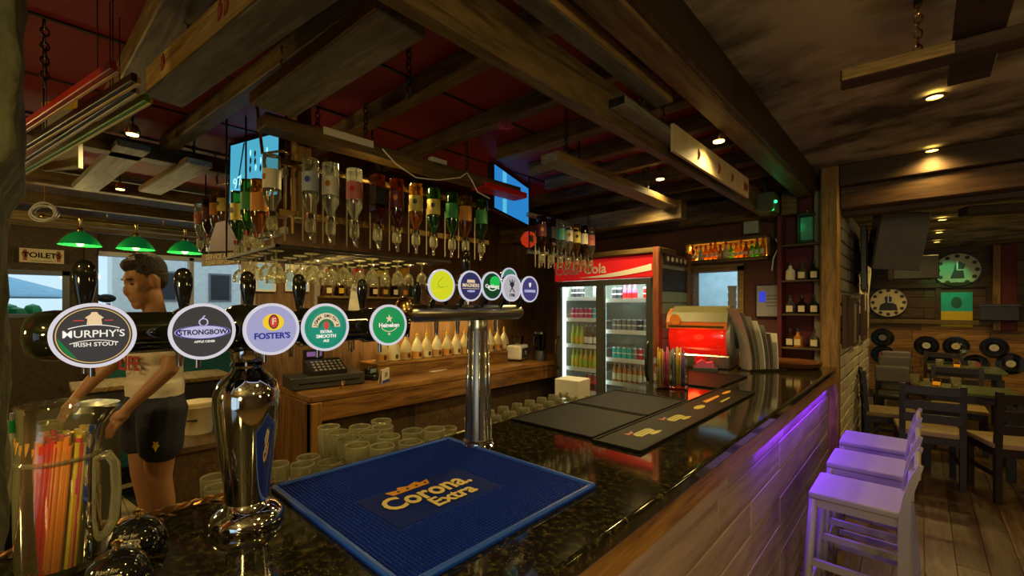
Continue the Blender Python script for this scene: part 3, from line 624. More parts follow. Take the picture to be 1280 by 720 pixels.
def ellp(rx, ry, cx=0, cy=0, n=28): return [(cx+rx*math.cos(2*PI*k/n), cy+ry*math.sin(2*PI*k/n)) for k in range(n)]
def star(r0, r1, cx, cy, n=5): return [(cx+(r0 if k % 2 == 0 else r1)*math.sin(PI*k/n), cy+(r0 if k % 2 == 0 else r1)*math.cos(PI*k/n)) for k in range(2*n)]
def paddle(parent, loc, s=1.0, lean=0.0):
    h = MB(); prof = [(0.008, 0), (0.0095, 0.012), (0.013, 0.03), (0.0165, 0.05), (0.0165, 0.068), (0.0145, 0.08), (0.010, 0.087), (0.004, 0.09)]
    Ms = Matrix.Diagonal((0.62, 1, 1, 1)); h.lathe([(r*s, z*s) for r, z in prof], 20, M=Ms)
    o = h.obj('tap_handle', M['gloss_black'], parent, loc, (0, lean, 0))
    MB().lathe([(0.006, -0.012), (0.006, 0.002)], 12).obj('handle_stem', M['chrome'], o)
    return o
def spout(parent, loc):
    x, y, z = loc; mb = MB().tube([(x, y, z), (x-0.05, y, z), (x-0.072, y, z-0.008), (x-0.08, y, z-0.03), (x-0.08, y, z-0.075)], [0.011, 0.010, 0.009, 0.008, 0.006], 10)
    return mb.obj('tap_spout', M['chrome'], parent)
# left tower: chrome vase column carrying a lacquered tube
T1 = thing('beer_tap_tower', 'chrome vase column tap tower with black tube and five round beer badges', 'beer tap', (-1.05, 0.30, BZ))
MB().lathe([(0.066, 0), (0.070, 0.006), (0.070, 0.014), (0.064, 0.026), (0.052, 0.036), (0.043, 0.042), (0.040, 0.050)], 36, cap1=False).obj('base', M['chrome'], T1)
MB().lathe([(0.040, 0.048), (0.043, 0.08), (0.050, 0.14), (0.058, 0.20), (0.063, 0.25), (0.0625, 0.275), (0.055, 0.298), (0.042, 0.314), (0.031, 0.324), (0.028, 0.330), (0.032, 0.336), (0.028, 0.344), (0.031, 0.352), (0.030, 0.375)], 36, cap0=False).obj('column', M['chrome'], T1)
tz = 0.412
RXY = Matrix.Rotation(-PI/2, 4, 'X')
MB().lathe([(0.012, -0.322), (0.028, -0.318), (0.039, -0.305), (0.042, -0.285), (0.042, -0.25), (0.038, -0.24), (0.038, 0.31), (0.042, 0.32), (0.042, 0.36), (0.036, 0.385), (0.012, 0.392)], 30, M=Matrix.Translation((0, 0, tz)) @ RXY).obj('tube', M['black_brass'], T1)
BY = [-0.242, -0.097, 0.02, 0.13, 0.287]
for i, y in enumerate(BY):
    MB().lathe([(0.038, -0.03), (0.0445, -0.022), (0.0445, 0.022), (0.038, 0.03)], 28, M=Matrix.Translation((0, y, tz)) @ RXY).obj('collar', M['black_brass'], T1)
    MB().cyl((0.03, y, tz), (0.062, y, tz), 0.022, 0.034, 20).obj('badge_neck', M['gloss_black'], T1)
    MB().cyl((0.045, y, tz-0.068), (0.045, y, tz-0.03), 0.0045, n=10).obj('badge_pin', M['chrome'], T1)
    spout(T1, (-0.03, y, tz-0.004))
    if i < 4: paddle(T1, (-0.045, y-0.005, tz+0.040), 1.02 if i == 0 else 0.96, -0.05)
    else: paddle(T1, (-0.045, y, tz+0.040), 0.9)
MB().lathe([(0.040, -0.042), (0.050, -0.028), (0.054, 0), (0.050, 0.028), (0.040, 0.042)], 28, M=Matrix.Translation((0, 0, tz)) @ RXY).obj('tube_joint', M['black_brass'], T1)
xb = 0.082
b = badge(T1, (xb, BY[0], tz+0.002), 0.051, 'char')
MB().ring(0.0425, 0.0438, 0.0062, 0.007, 48).obj('inner_ring', PC['gold'], b)
bt(b, "MURPHY'S", 0.0160, 'white', 0, 0.002, 0.008, 1.0); bt(b, 'IRISH STOUT', 0.0090, 'white', 0.002, -0.0145, 0.01)
arc(b, 0, -0.066, 0.0825, 1.2, 1.94, 0.0012, 'white'); arc(b, 0, -0.09, 0.0825, 1.22, 1.92, 0.0010, 'white')
shp(b, [(-0.009, 0.017), (0.009, 0.017), (0.008, 0.026), (0.011, 0.028), (0.005, 0.033), (0.003, 0.037), (-0.003, 0.037), (-0.005, 0.033), (-0.011, 0.028), (-0.008, 0.026)], 'cream')
shp(b, [(-0.024, 0.023), (-0.012, 0.023), (-0.012, 0.0245), (-0.024, 0.0245)], 'red'); shp(b, [(0.012, 0.023), (0.022, 0.023), (0.022, 0.0245), (0.012, 0.0245)], 'red')
n = 20; shp(b, [(0.0415*math.cos(PI*1.02+PI*0.33*k/n), 0.0415*math.sin(PI*1.02+PI*0.33*k/n)) for k in range(n+1)], 'olive', 0.0061)
b = badge(T1, (xb, BY[1], tz+0.002), 0.051, 'char')
shp(b, ellp(0.043, 0.0125, 0, -0.001), 'lilac', 0.0062); MB().ring(0.0115, 0.0125, 0.0, 0.0012, 40, 3.35).obj('oval_ring', PC['blue'], b, (0, -0.001, 0.0066))
bt(b, 'STRONGBOW', 0.0125, 'dark', 0, -0.0015, 0.03, 0.92); bt(b, 'APPLE CIDER', 0.0055, 'white', 0.002, -0.0185, 0.02)
MB().ring(0.0055, 0.0075, 0, 0.001, 24).obj('apple_ring', PC['lilac'], b, (0, 0.017, 0.0066)); shp(b, [(-0.001, 0.023), (0.003, 0.029), (0.001, 0.0295), (-0.003, 0.024)], 'lilac')
b = badge(T1, (xb, BY[2], tz+0.002), 0.052, 'lilac')
shp(b, ellp(0.020, 0.017, 0.002, 0.014), 'yellow', 0.0062); shp(b, ellp(0.0095, 0.0145, 0.002, 0.015), 'dark', 0.0071); shp(b, ellp(0.0075, 0.0122, 0.002, 0.015), 'red', 0.0076)
bt(b, 'F', 0.018, 'cream', 0.002, 0.015, 0.02).location.z = 0.0086
bt(b, "FOSTER'S", 0.0165, 'blue', 0, -0.014, 0.035)
b = badge(T1, (xb, BY[3], tz+0.002), 0.052, 'teal')
MB().ring(0.0405, 0.0415, 0.0062, 0.007, 48).obj('inner_ring', PC['olive'], b)
arc(b, 0, 0.0, 0.025, 0.02, PI-0.02, 0.013, 'cream'); arc(b, 0, 0.0, 0.015, 0.02, PI-0.02, 0.005, 'olive'); shp(b, ellp(0.0055, 0.009, 0, 0.004), 'red', 0.0068)
for k, ch in enumerate("JOHN SMITH'S"):
    a_ = PI*0.94-PI*0.88*k/11
    if ch != ' ': text(ch, 0.0088, PC['dark'], b, (0.025*math.cos(a_), 0.025*math.sin(a_), 0.0078), (0, 0, a_-PI/2), 0.03)
bt(b, 'EXTRA', 0.0085, 'white', 0, -0.010, 0.03); bt(b, 'SMOOTH', 0.0105, 'white', 0, -0.020, 0.02); bt(b, 'ALE', 0.0075, 'white', 0, -0.030, 0.03)
b = badge(T1, (xb, BY[4], tz+0.002), 0.050, 'green')
shp(b, star(0.010, 0.0042, 0, 0.0155), 'cream'); shp(b, [(-0.031, -0.0065), (0.031, -0.0065), (0.031, 0.0055), (-0.031, 0.0055)], 'olive', 0.0062)
bt(b, 'Heineken', 0.0150, 'white', 0, -0.0005, 0.03); arc(b, 0, 0.012, 0.028, PI*1.22, PI*1.78, 0.0015, 'cream'); shp(b, star(0.004, 0.002, 0, -0.022), 'cream')
# right tower: straight chrome column under a horizontal tray
T2 = thing('beer_tap_tower', 'straight chrome column tap tower with a level steel bar and six round beer badges', 'beer tap', (-1.07, 0.985, BZ))
MB().lathe([(0.052, 0), (0.053, 0.006), (0.047, 0.010), (0.046, 0.016), (0.049, 0.02), (0.044, 0.026)], 32).obj('base', M['chrome'], T2)
prof = []
MB().lathe([(0.043, 0.022), (0.036, 0.22), (0.033, 0.385), (0.035, 0.392), (0.033, 0.40), (0.033, 0.415)], 32).obj('column', M['steel'], T2)
for k in range(10):
    a_ = 2*PI*k/10; MB().tube([(0.0425*math.cos(a_), 0.0425*math.sin(a_), 0.03), (0.0335*math.cos(a_), 0.0335*math.sin(a_), 0.38)], 0.0028, 6).obj('flute', M['chrome'], T2)
MB().lathe([(0.006, -0.275), (0.020, -0.268), (0.026, -0.25), (0.026, 0.19), (0.020, 0.205), (0.006, 0.21)], 26, M=Matrix.Translation((0, 0, 0.44)) @ RXY).obj('cross_bar', M['steel'], T2)
MB().ell((0, -0.285, 0.45), (0.03, 0.024, 0.038), 16, 10).obj('end_knob', M['brass'], T2)
B2 = [(-0.205, 0.520, 'lime', 0.046), (-0.095, 0.522, 'navy', 0.046), (-0.004, 0.525, 'dkgreen', 0.045), (0.088, 0.522, 'silver', 0.045), (0.180, 0.520, 'indigo', 0.045)]
bs = []
for y, z, c, R in B2:
    MB().cyl((0.012, y, 0.455), (0.05, y, z-0.02), 0.008, n=10).obj('badge_neck', M['gloss_black'], T2)
    bs.append(badge(T2, (0.065, y, z), R, c, 0.004)); spout(T2, (-0.02, y, 0.44))
b = bs[0]; arc(b, -0.002, 0.006, 0.013, PI*0.9, PI*1.6, 0.003, 'lime2'); shp(b, [(-0.022, -0.006), (0.022, -0.004), (0.022, -0.0025), (-0.022, -0.0045)], 'lime2'); shp(b, [(-0.030, -0.018), (0.0, -0.016), (0.0, -0.0145), (-0.03, -0.0165)], 'yellow'); shp(b, [(-0.012, 0.008), (0.004, 0.024), (0.002, 0.026), (-0.014, 0.010)], 'lime2')
b = bs[1]; shp(b, [(-0.016, 0.010), (0.016, 0.010), (0.014, 0.019), (-0.014, 0.019)], 'cream'); bt(b, 'MAGNERS', 0.0150, 'cream', 0, 0.0015, 0.012); shp(b, [(-0.034, -0.0085), (0.034, -0.0085), (0.034, -0.0072), (-0.034, -0.0072)], 'cream'); bt(b, 'original', 0.010, 'lilac', 0, -0.015, 0.02)
b = bs[2]; shp(b, ellp(0.022, 0.020, 0.012, 0.012), 'green', 0.0062); bt(b, 'Carlsberg', 0.0155, 'white', 0, -0.001, 0.03); arc(b, 0, 0.014, 0.028, PI*1.25, PI*1.75, 0.003, 'white')
b = bs[3]; shp(b, [(-0.014, 0.030), (-0.004, 0.016), (0.0, 0.032), (0.004, 0.016), (0.014, 0.030), (0.007, 0.008), (0.0, 0.0), (-0.007, 0.008)], 'dark'); shp(b, [(-0.013, -0.014), (-0.010, -0.015), (0.012, 0.012), (0.009, 0.014)], 'dark'); shp(b, [(0.013, -0.014), (0.010, -0.015), (-0.012, 0.012), (-0.009, 0.014)], 'dark'); bt(b, '1708', 0.0135, 'dark', 0, -0.025, 0.02)
b = bs[4]; shp(b, [(-0.006, 0.022), (0.006, 0.022), (0.004, 0.010), (0.0, 0.006), (-0.004, 0.010)], 'white'); bt(b, 'GUINNESS', 0.0125, 'lilac', 0, -0.007, 0.03)
b = badge(T2, (-0.06, 0.21, 0.562), 0.042, 'sea', 0.004); bt(b, 'G', 0.014, 'white', 0, 0.008); MB().cyl((-0.06, 0.21, 0.45), (-0.066, 0.21, 0.55), 0.008, n=10).obj('badge_neck', M['gloss_black'], T2)
for y in (-0.205, -0.095, 0.088, 0.18): paddle(T2, (-0.05, y, 0.458), 0.85)
paddle(T2, (-0.055, -0.004, 0.56), 1.0); MB().cyl((-0.05, -0.004, 0.45), (-0.055, -0.004, 0.56), 0.008, n=10).obj('handle_stem', M['chrome'], T2)

# ================================================================ PITCHER, STRAWS, BELLS
px, py = -1.105, 0.022
PS = 0.9
pt = thing('glass_pitcher', 'tall clear glass pitcher of coloured straws by the stone pillar', 'pitcher', (px, py, BZ)); pt.scale = (PS, PS, 1.02)
pb = MB(); pb.lathe([(0.052, 0.0), (0.058, 0.004), (0.060, 0.03), (0.062, 0.15), (0.060, 0.20), (0.056, 0.245), (0.058, 0.275), (0.062, 0.285)], 36, cap0=True, cap1=False)
pb.lathe([(0.0585, 0.285), (0.0545, 0.275), (0.0525, 0.245), (0.0565, 0.20), (0.058, 0.15), (0.056, 0.03), (0.05, 0.014)], 36, cap0=False, cap1=True)
# pull the rim into a spout towards the aisle end
vv = []
for x, y, z in pb.v:
    a_ = math.atan2(y, x)-1.2; k = max(0, math.cos(a_))**6*max(0, (z-0.225)/0.06)
    vv.append((x*(1+0.55*k), y*(1+0.55*k), z-0.012*k))
pb.v = vv; pb.obj('body', M['jug'], pt)
MB().lathe([(0.0605, 0.19), (0.0625, 0.194), (0.0605, 0.198)], 36, cap0=False, cap1=False).obj('moulded_band', M['tumbler'], pt)
MB().tube([(0.024, 0.054, 0.185), (0.028, 0.068, 0.188), (0.032, 0.078, 0.17), (0.033, 0.080, 0.12), (0.030, 0.076, 0.07), (0.026, 0.066, 0.048), (0.022, 0.054, 0.042)], 0.0085, 10).obj('handle', M['tumbler'], pt)
sc = [('orange', (0.62, 0.20, 0.03)), ('yellow', (0.62, 0.46, 0.04)), ('red', (0.50, 0.03, 0.03)), ('pink', (0.60, 0.05, 0.13)), ('amber', (0.50, 0.26, 0.04))]
smat = {n_: pm(n_+' straw plastic', c, 0.35, var=0.1) for n_, c in sc}
for k in range(96):
    a_ = random.uniform(0, 2*PI); r = 0.048*math.sqrt(random.random()) if k < 46 else 0.0492; lat = r*math.sin(a_)/0.05; n_ = sc[(4, 0, 2, 0, 0, 3, 1, 1, 1, 4)[max(0, min(9, int((lat+1)*5+random.uniform(-0.7, 0.7))))]][0]
    b0 = Vector((px+r*math.cos(a_), py+r*math.sin(a_), BZ+0.017)); r2 = min(r+0.001, 0.0492)
    t0 = Vector((px+r2*math.cos(a_+0.28), py+r2*math.sin(a_+0.28), BZ+random.uniform(0.222, 0.24)))
    s_ = MB().tube([b0, t0], 0.0042, 8, True).obj('drinking_straw', smat[n_]); tag(s_, n_+' plastic drinking straw standing in the glass pitcher', 'straw', 'straws in the pitcher')
def bell(label, x, y, rz):
    t = thing('call_bell', label, 'bell', (x, y, BZ), rz)
    MB().lathe([(0.040, 0), (0.043, 0.004), (0.043, 0.010), (0.036, 0.014), (0.034, 0.016)], 28).obj('base', M['gloss_black'], t)
    MB().lathe([(0.041, 0.016), (0.043, 0.019), (0.042, 0.026), (0.036, 0.043), (0.026, 0.054), (0.012, 0.060), (0.004, 0.062)], 28).obj('dome', M['gloss_black'], t)
    MB().lathe([(0.004, 0.06), (0.004, 0.068), (0.008, 0.070), (0.008, 0.074), (0.003, 0.077)], 14).obj('plunger', M['brass'], t)
    gp = pm('grey print', (0.30, 0.28, 0.24), 0.5)
    text('BEER', 0.020, gp, t, (0.0415, 0, 0.030), (PI/2-0.45, 0, PI/2), 0.03); text('Ring for', 0.009, gp, t, (0.036, 0, 0.044), (PI/2-0.75, 0, PI/2), 0.02)
    for k in range(14):
        a_ = 2*PI*k/14; MB().ell((0.0425*math.cos(a_), 0.0425*math.sin(a_), 0.013), (0.004, 0.004, 0.005), 8, 5).obj('rim_bead', M['gloss_black'], t)
bell('black dome call bell reading BEER nearest the rope trim', -1.08, 0.125, -0.5)
bell('black dome call bell reading BEER in front, nearest the bottom edge', -0.965, 0.085, -0.4)
# ================================================================ UNDER-BAR BENCH AND GLASSES
bn_ = thing('steel_bench', 'low steel glass bench behind the bar edge', 'bench', (-1.24, 0, 0))
MB().rbox(-0.52, -0.006, -0.02, 2.62, 0.86, 0.90, 0.005).obj('top', M['steel'], bn_)
MB().box(-0.50, -0.03, 0.0, 2.6, 0.0, 0.10).obj('plinth', M['char'], bn_)
MB().box(-0.48, -0.03, 0.02, 2.58, 0.10, 0.86).obj('body', M['char'], bn_)
def tumbler_meshes(h, r, rb):
    mb = MB(); mb.lathe([(rb, 0), (rb+0.002, 0.012), (r*0.97, h*0.6), (r, h)], 20, cap0=True, cap1=False)
    mb.lathe([(r-0.002, h), (r*0.97-0.0025, h*0.6), (rb-0.002, 0.02), (rb-0.006, 0.016)], 20, cap0=False, cap1=True)
    rim = MB().lathe([(r-0.003, h-0.003), (r-0.001, h+0.0018), (r+0.001, h-0.003)], 20, cap0=False, cap1=False)
    return mb.mesh('body', M['tumbler']), rim.mesh('rim', M['rimglass'])
GL = {'pint': tumbler_meshes(0.15, 0.043, 0.031), 'half': tumbler_meshes(0.115, 0.036, 0.028), 'short': tumbler_meshes(0.09, 0.040, 0.034)}
def glass_at(kind, x, y, label, group, z=0.90, flip=False):
    t = thing('drinking_glass', label, 'glass', (x, y, z if not flip else z+{'pint': .15, 'half': .115, 'short': .09}[kind]), (PI if flip else 0, 0, random.uniform(0, 6)), group)
    for n_, me in zip(('body', 'rim'), GL[kind]): link(n_, me, t)
used = []
def clear(x, y, d):
    for a_, b_ in used:
        if (a_-x)**2+(b_-y)**2 < d*d: return False
    used.append((x, y)); return True
for (u, v) in [(411, 533), (424, 540), (436, 548), (450, 533), (472, 529), (462, 540), (447, 556), (468, 546), (486, 545), (494, 536), (508, 541), (478, 557), (495, 552), (513, 552), (430, 560), (543, 536)]:
    p = P(u, v, z=1.05)
    for k in range(8):
        if clear(p.x, p.y, 0.083): glass_at('pint', p.x, p.y, 'clear pint glass in the cluster behind the blue mat', 'pint glasses behind the blue mat'); break
        p = p+Vector((random.uniform(-0.03, 0.0), random.uniform(-0.025, 0.045), 0))
for (u, v) in [(378, 580), (393, 572), (405, 566), (412, 577), (395, 586), (346, 580), (428, 574)]:
    p = P(u, v, z=0.99)
    for k in range(8):
        if clear(p.x, p.y, 0.075): glass_at('short', p.x, p.y, 'short tumbler among the glasses beside the chrome vase column', 'short tumblers left of the pint glasses'); break
        p = p+Vector((random.uniform(-0.03, 0.0), random.uniform(-0.03, 0.03), 0))
for i, (u, v) in enumerate([(268, 592), (274, 604), (220, 632), (118, 655)]):
    p = P(u, v, z=1.0); used.append((p.x, p.y))
    glass_at('short', p.x, p.y, ['tumbler left of the chrome vase column, farther of two', 'tumbler left of the chrome vase column, nearer of two', 'tumbler just behind the rope trim, between bartender legs and bells', 'tumbler between the pitcher handle and the nearer bell'][i], 'tumblers by the rope trim')
# far cluster, glasses stored upside down near the second tower
for i in range(7):
    for j in range(4):
        x = -1.33-j*0.098; y = 1.52+i*0.108+(j % 2)*0.05
        if y < 2.5 and clear(x, y, 0.085): glass_at('half', x, y, 'half pint glass upside down on the bench below the black mats', 'upturned glasses by the black mats', 0.90, True)
for (u, v) in [(560, 532), (575, 528), (590, 520), (628, 515), (640, 508)]:
    p = P(u, v, z=1.0)
    if clear(p.x, p.y, 0.08): glass_at('short', p.x, p.y, 'short tumbler beside the straight chrome column', 'short tumblers by the straight column')

# ================================================================ BACK COUNTER
CZ = 1.0
cb = thing('back_counter', 'long varnished wooden back counter with panelled end', 'counter', (-2.72, 1.12, 0))
MB().rbox(-0.62, 0.0, 0.0, 2.95, 0.955, CZ, 0.008).obj('top', M['counter_wood'], cb)
MB().rbox(-0.03, -0.004, 0.02, 2.95, 0.83, 0.955, 0.006).obj('fascia', M['counter_wood'], cb)
MB().box(-0.60, -0.10, 0.06, 2.92, 0, 0.955).obj('carcass', pm('dark recess board', (0.04, 0.022, 0.012), 0.7), cb)
MB().rbox(-0.60, 0.0, 0.0, 0.06, 0, 0.955, 0.006).obj('end_panel', M['counter_wood_z'], cb)
MB().rbox(-0.06, 0.004, 0.0, 0.07, 0, 0.955, 0.006).obj('corner_post', M['counter_wood_z'], cb)
for k in range(3): MB().rbox(-0.108, -0.096, 0.12+k*0.7, 0.76+k*0.7, 0.12, 0.80, 0.004).obj('door', M['wall_dark'], cb)
st = thing('step_shelf', 'honey wood step shelf on the back counter under the pear shaped bottles', 'shelf', (-3.32, 1.75, CZ))
MB().rbox(0, 0.30, 0, 1.62, 0.09, 0.11, 0.004).obj('top', M['trim_wood'], st)
MB().rbox(0.27, 0.295, 0, 1.62, 0, 0.09, 0.004).obj('front', M['trim_wood'], st)
[MB().box(0, 0.27, y, y+0.02, 0, 0.09).obj('bracket', M['trim_wood'], st) for y in (0.01, 1.58)]
pear = MB().lathe([(0.038, 0), (0.046, 0.006), (0.048, 0.05), (0.046, 0.095), (0.030, 0.14), (0.016, 0.165), (0.012, 0.172), (0.012, 0.19)], 18).mesh('bottle_body', pm('milky syrup bottle', (0.62, 0.54, 0.32), 0.3, var=0.15))
pear2 = MB().lathe([(0.038, 0), (0.046, 0.006), (0.048, 0.05), (0.046, 0.095), (0.030, 0.14), (0.016, 0.165), (0.012, 0.172), (0.012, 0.19)], 18).mesh('bottle_body', pm('cream syrup bottle', (0.70, 0.66, 0.48), 0.3, var=0.1))
cap = MB().lathe([(0.013, 0.19), (0.014, 0.205), (0.006, 0.212), (0.004, 0.235)], 12).mesh('pourer', M['yellow'])
labm = [MB().lathe([(0.0484, 0.012), (0.0487, 0.065)], 18, cap0=False, cap1=False).mesh('bottle_label', pm(n_, c, 0.5)) for n_, c in (('orange label', (0.6, 0.28, 0.06)), ('cream label', (0.72, 0.66, 0.45)), ('tan label', (0.5, 0.30, 0.10)))]
figm = MB().prism(ellp(0.014, 0.02), 0, 0.001).mesh('label_print', M['brown'])
for k in range(14):
    y = 1.84+k*0.107
    t = thing('syrup_bottle', 'pear shaped syrup bottle on the step shelf, '+['first', 'second', 'third', 'fourth', 'fifth', 'sixth', 'seventh', 'eighth', 'ninth', 'tenth', 'eleventh', 'twelfth', 'thirteenth', 'last'][k]+' from the cash register', 'bottle', (-3.11+random.uniform(-.012, .012), y, CZ+0.11), 0.7, 'syrup bottles on the step shelf')
    link('bottle_body', (pear, pear2)[k % 2], t); link('pourer', cap, t); lb = link('bottle_label', labm[k % 3], t); link('label_print', figm, lb, (0.0485*0.74, -0.0485*0.67, 0.038), (PI/2, 0, 0.85))
# warm strip lamp above the syrup bottles, under a wall shelf
sh = thing('wall_shelf', 'dark wall shelf with a warm strip light above the syrup bottles', 'shelf', (-3.345, 1.75, 1.46))
MB().rbox(0, 0.17, 0, 1.62, 0, 0.03, 0.004).obj('board', M['beam_y'], sh); MB().box(0.10, 0.13, 0.05, 1.55, -0.012, 0.0).obj('strip_light', emis('lit shelf strip', (1.0, 0.62, 0.2), 3), sh)
lamp('AREA', 'shelf_strip_lamp', (-3.23, 2.55, 1.44), 3.5, WARM, 0.03, (0, 0, 0), size_y=1.5)
# ---- till
tl_ = thing('cash_register', 'black cash register with a wide drawer on the back counter', 'cash register', P(412, 484, z=CZ), -0.12); tl_.scale = (1, 1, 0.8)
MB().rbox(-0.24, 0.02, -0.24, 0.24, 0.004, 0.105, 0.008).obj('cash_drawer', M['char'], tl_)
MB().box(0.0205, 0.024, -0.20, 0.20, 0.05, 0.058).obj('drawer_slot', M['gloss_black'], tl_)
MB().prism([(-0.2, 0), (0.0, 0), (0.0, 0.035), (-0.16, 0.12), (-0.2, 0.12)], -0.02, 0.22, M=Matrix.Translation((0, 0, 0.105)) @ Matrix.Rotation(PI/2, 4, 'X')).obj('register_body', M['black'], tl_, (0, 0.10, 0))
k_ = MB().rbox(-0.012, 0.012, -0.01, 0.01, 0, 0.008, 0.002).mesh('key', M['grey'])
for i in range(4):
    for j in range(7): link('key', k_, tl_, (-0.025-i*0.034, -0.08+j*0.03, 0.146+i*0.018), (0, 0.49, 0))
MB().rbox(-0.20, -0.17, -0.12, 0.02, 0.225, 0.31, 0.008).obj('display', M['black'], tl_); MB().box(-0.169, -0.166, -0.10, 0.0, 0.25, 0.29).obj('display_screen', emis('till screen', (0.5, 0.2, 0.6), 0.25), tl_)
p = P(495, 466, z=CZ+0.006)
rd = thing('card_terminal', 'small black card terminal tilted beside the cash register', 'card terminal', (-2.98, 1.72, CZ), 0.3)
MB().rbox(-0.10, 0.02, -0.05, 0.05, 0, 0.04, 0.008).rbox(-0.10, -0.04, -0.045, 0.045, 0.035, 0.09, 0.01).obj('body', M['black'], rd); MB().box(-0.042, -0.038, -0.03, 0.03, 0.05, 0.08).obj('screen', M['teal2'], rd)
def card(label, u, v, w, h, mat, z=CZ, rz=0.6):
    c = thing('price_card', label, 'card', P(u, v, z=z), rz); MB().box(-0.002, 0.002, -w/2, w/2, 0, h).obj('front_sheet', mat, c); MB().box(-0.03, -0.027, -w/2, w/2, 0, h*0.95, M=Matrix.Rotation(0.2, 4, 'Y')).obj('back_sheet', mat, c); return c
c_ = card('white folded price card reading 10 beside the cash register', 482, 478, 0.12, 0.10, M['paper']); text('10', 0.05, M['brown'], c_, (0.0035, 0, 0.055), BR, 0.01)
MB().box(0.002, 0.003, -0.06, 0.06, 0.0, 0.02).obj('card_band', M['blue'], c_)
tag(MB().rbox(-0.05, 0.05, -0.09, 0.09, 0, 0.003, 0.001).obj('paper_slip', M['paper'], None, P(545, 463, z=CZ), (0, 0, 0.2)), 'flat paper slip on the back counter below the syrup bottles', 'paper')
br = thing('brass_bottle_stopper', 'small brass figure at the front edge of the back counter', 'ornament', P(428, 486, z=CZ)); MB().lathe([(0.018, 0), (0.02, 0.006), (0.006, 0.012), (0.006, 0.02), (0.016, 0.032), (0.012, 0.05), (0.003, 0.056)], 14).obj('figure', M['brass'], br)
# white machine and blender on the counter's far end
cm = thing('coffee_grinder', 'white boxy coffee grinder on the far end of the back counter', 'coffee grinder', (-2.93, 3.34, CZ), 0.35)
MB().rbox(-0.16, 0.0, -0.11, 0.11, 0.015, 0.16, 0.02, 3).obj('body', M['white'], cm); MB().rbox(0.0, 0.006, -0.085, 0.085, 0.03, 0.13, 0.004).obj('front_panel', M['char'], cm); MB().disc(0.022, 0, 0.004, 20).obj('dial', M['silver'], cm, (0.007, 0, 0.08), BR)
MB().cyl((-0.08, 0, 0.16), (-0.08, 0, 0.25), 0.05, 0.065, 18).obj('hopper', M['glass'], cm)
for sx in (-0.14, -0.02):
    for sy in (-0.09, 0.09): MB().cyl((sx, sy, 0), (sx, sy, 0.016), 0.012, n=10).obj('foot', M['black'], cm)
bl = thing('blender', 'blender with a dark jug next to the white coffee grinder', 'blender', P(675, 450, z=CZ))
MB().lathe([(0.07, 0), (0.072, 0.02), (0.055, 0.09), (0.045, 0.1)], 18).obj('base', M['char'], bl); MB().lathe([(0.045, 0.1), (0.055, 0.15), (0.066, 0.27)], 18, cap1=False).obj('jug', glass('smoked jug', (0.25, 0.27, 0.27)), bl); MB().lathe([(0.068, 0.27), (0.06, 0.29), (0.02, 0.3)], 18).obj('lid', M['black'], bl); MB().tube([(0, -0.06, 0.25), (0, -0.10, 0.24), (0, -0.10, 0.16), (0, -0.055, 0.14)], 0.009, 8).obj('handle', M['black'], bl)
tag(MB().rbox(-0.09, 0.09, -0.08, 0.08, 0, 0.17, 0.004).obj('white_carton', M['white'], None, (-1.70, 2.42, 0.90), (0, 0, 0.1)), 'plain white carton at the far end of the steel bench', 'carton')

# ================================================================ OPTIC BOTTLES
def bottle_kind(glass_m, label_m, shoulder=0.06, r=0.042, h=0.21, cap_m=None, square=False):
    n_ = 4 if square else 20; k = 1.32 if square else 1.0
    body = MB()
    prof = [(r*k*0.5, 0.42), (r*k*0.94, 0.418), (r*k, 0.41), (r*k, 0.42-h), (r*k*0.75, 0.42-h-0.025), (0.016, 0.42-h-shoulder), (0.014, 0.128)]
    body.lathe(prof, n_, cap0=True, cap1=True, smooth=not square)
    lab = MB().lathe([(r*k+0.0008, 0.42-h*0.36), (r*k+0.0008, 0.42-h*0.82)], n_, cap0=False, cap1=False, smooth=not square)
    return body.mesh('bottle_body', glass_m), lab.mesh('bottle_label', label_m)
optic_m = MB().lathe([(0.016, 0.140), (0.026, 0.132), (0.027, 0.11), (0.015, 0.102)], 16).mesh('optic_collar', M['chrome'])
optic_c = MB().lathe([(0.022, 0.104), (0.026, 0.095), (0.026, 0.05), (0.017, 0.04)], 16).mesh('optic_chamber', M['tumbler'])
optic_s = MB().lathe([(0.014, 0.04), (0.010, 0.03), (0.006, 0.01), (0.008, 0.0)], 12).mesh('optic_spout', M['chrome'])
brk = MB().box(-0.075, -0.015, -0.012, 0.012, 0.112, 0.122).box(-0.08, -0.074, -0.016, 0.000, 0.0, 0.40).box(-0.03, -0.026, -0.052, -0.045, 0.0, 0.30).tube([(-0.07, 0, 0.395), (-0.02, 0.0, 0.425), (0.0, 0, 0.425)], 0.004, 6).mesh('bracket', pm('worn brass strip', (0.30, 0.25, 0.15), 0.35, 0.8, var=0.6, scale=80))
lm_ = {n_: pm(n_+' bottle label', c, 0.5, var=0.15, scale=40) for n_, c in {'white': (0.66, 0.64, 0.56), 'black': (0.012, 0.012, 0.012), 'maroon': (0.12, 0.012, 0.02), 'yellow': (0.60, 0.48, 0.10), 'green': (0.02, 0.22, 0.05), 'silverblue': (0.35, 0.40, 0.52), 'orange': (0.55, 0.22, 0.03), 'pink': (0.5, 0.16, 0.14), 'teal': (0.06, 0.35, 0.30)}.items()}
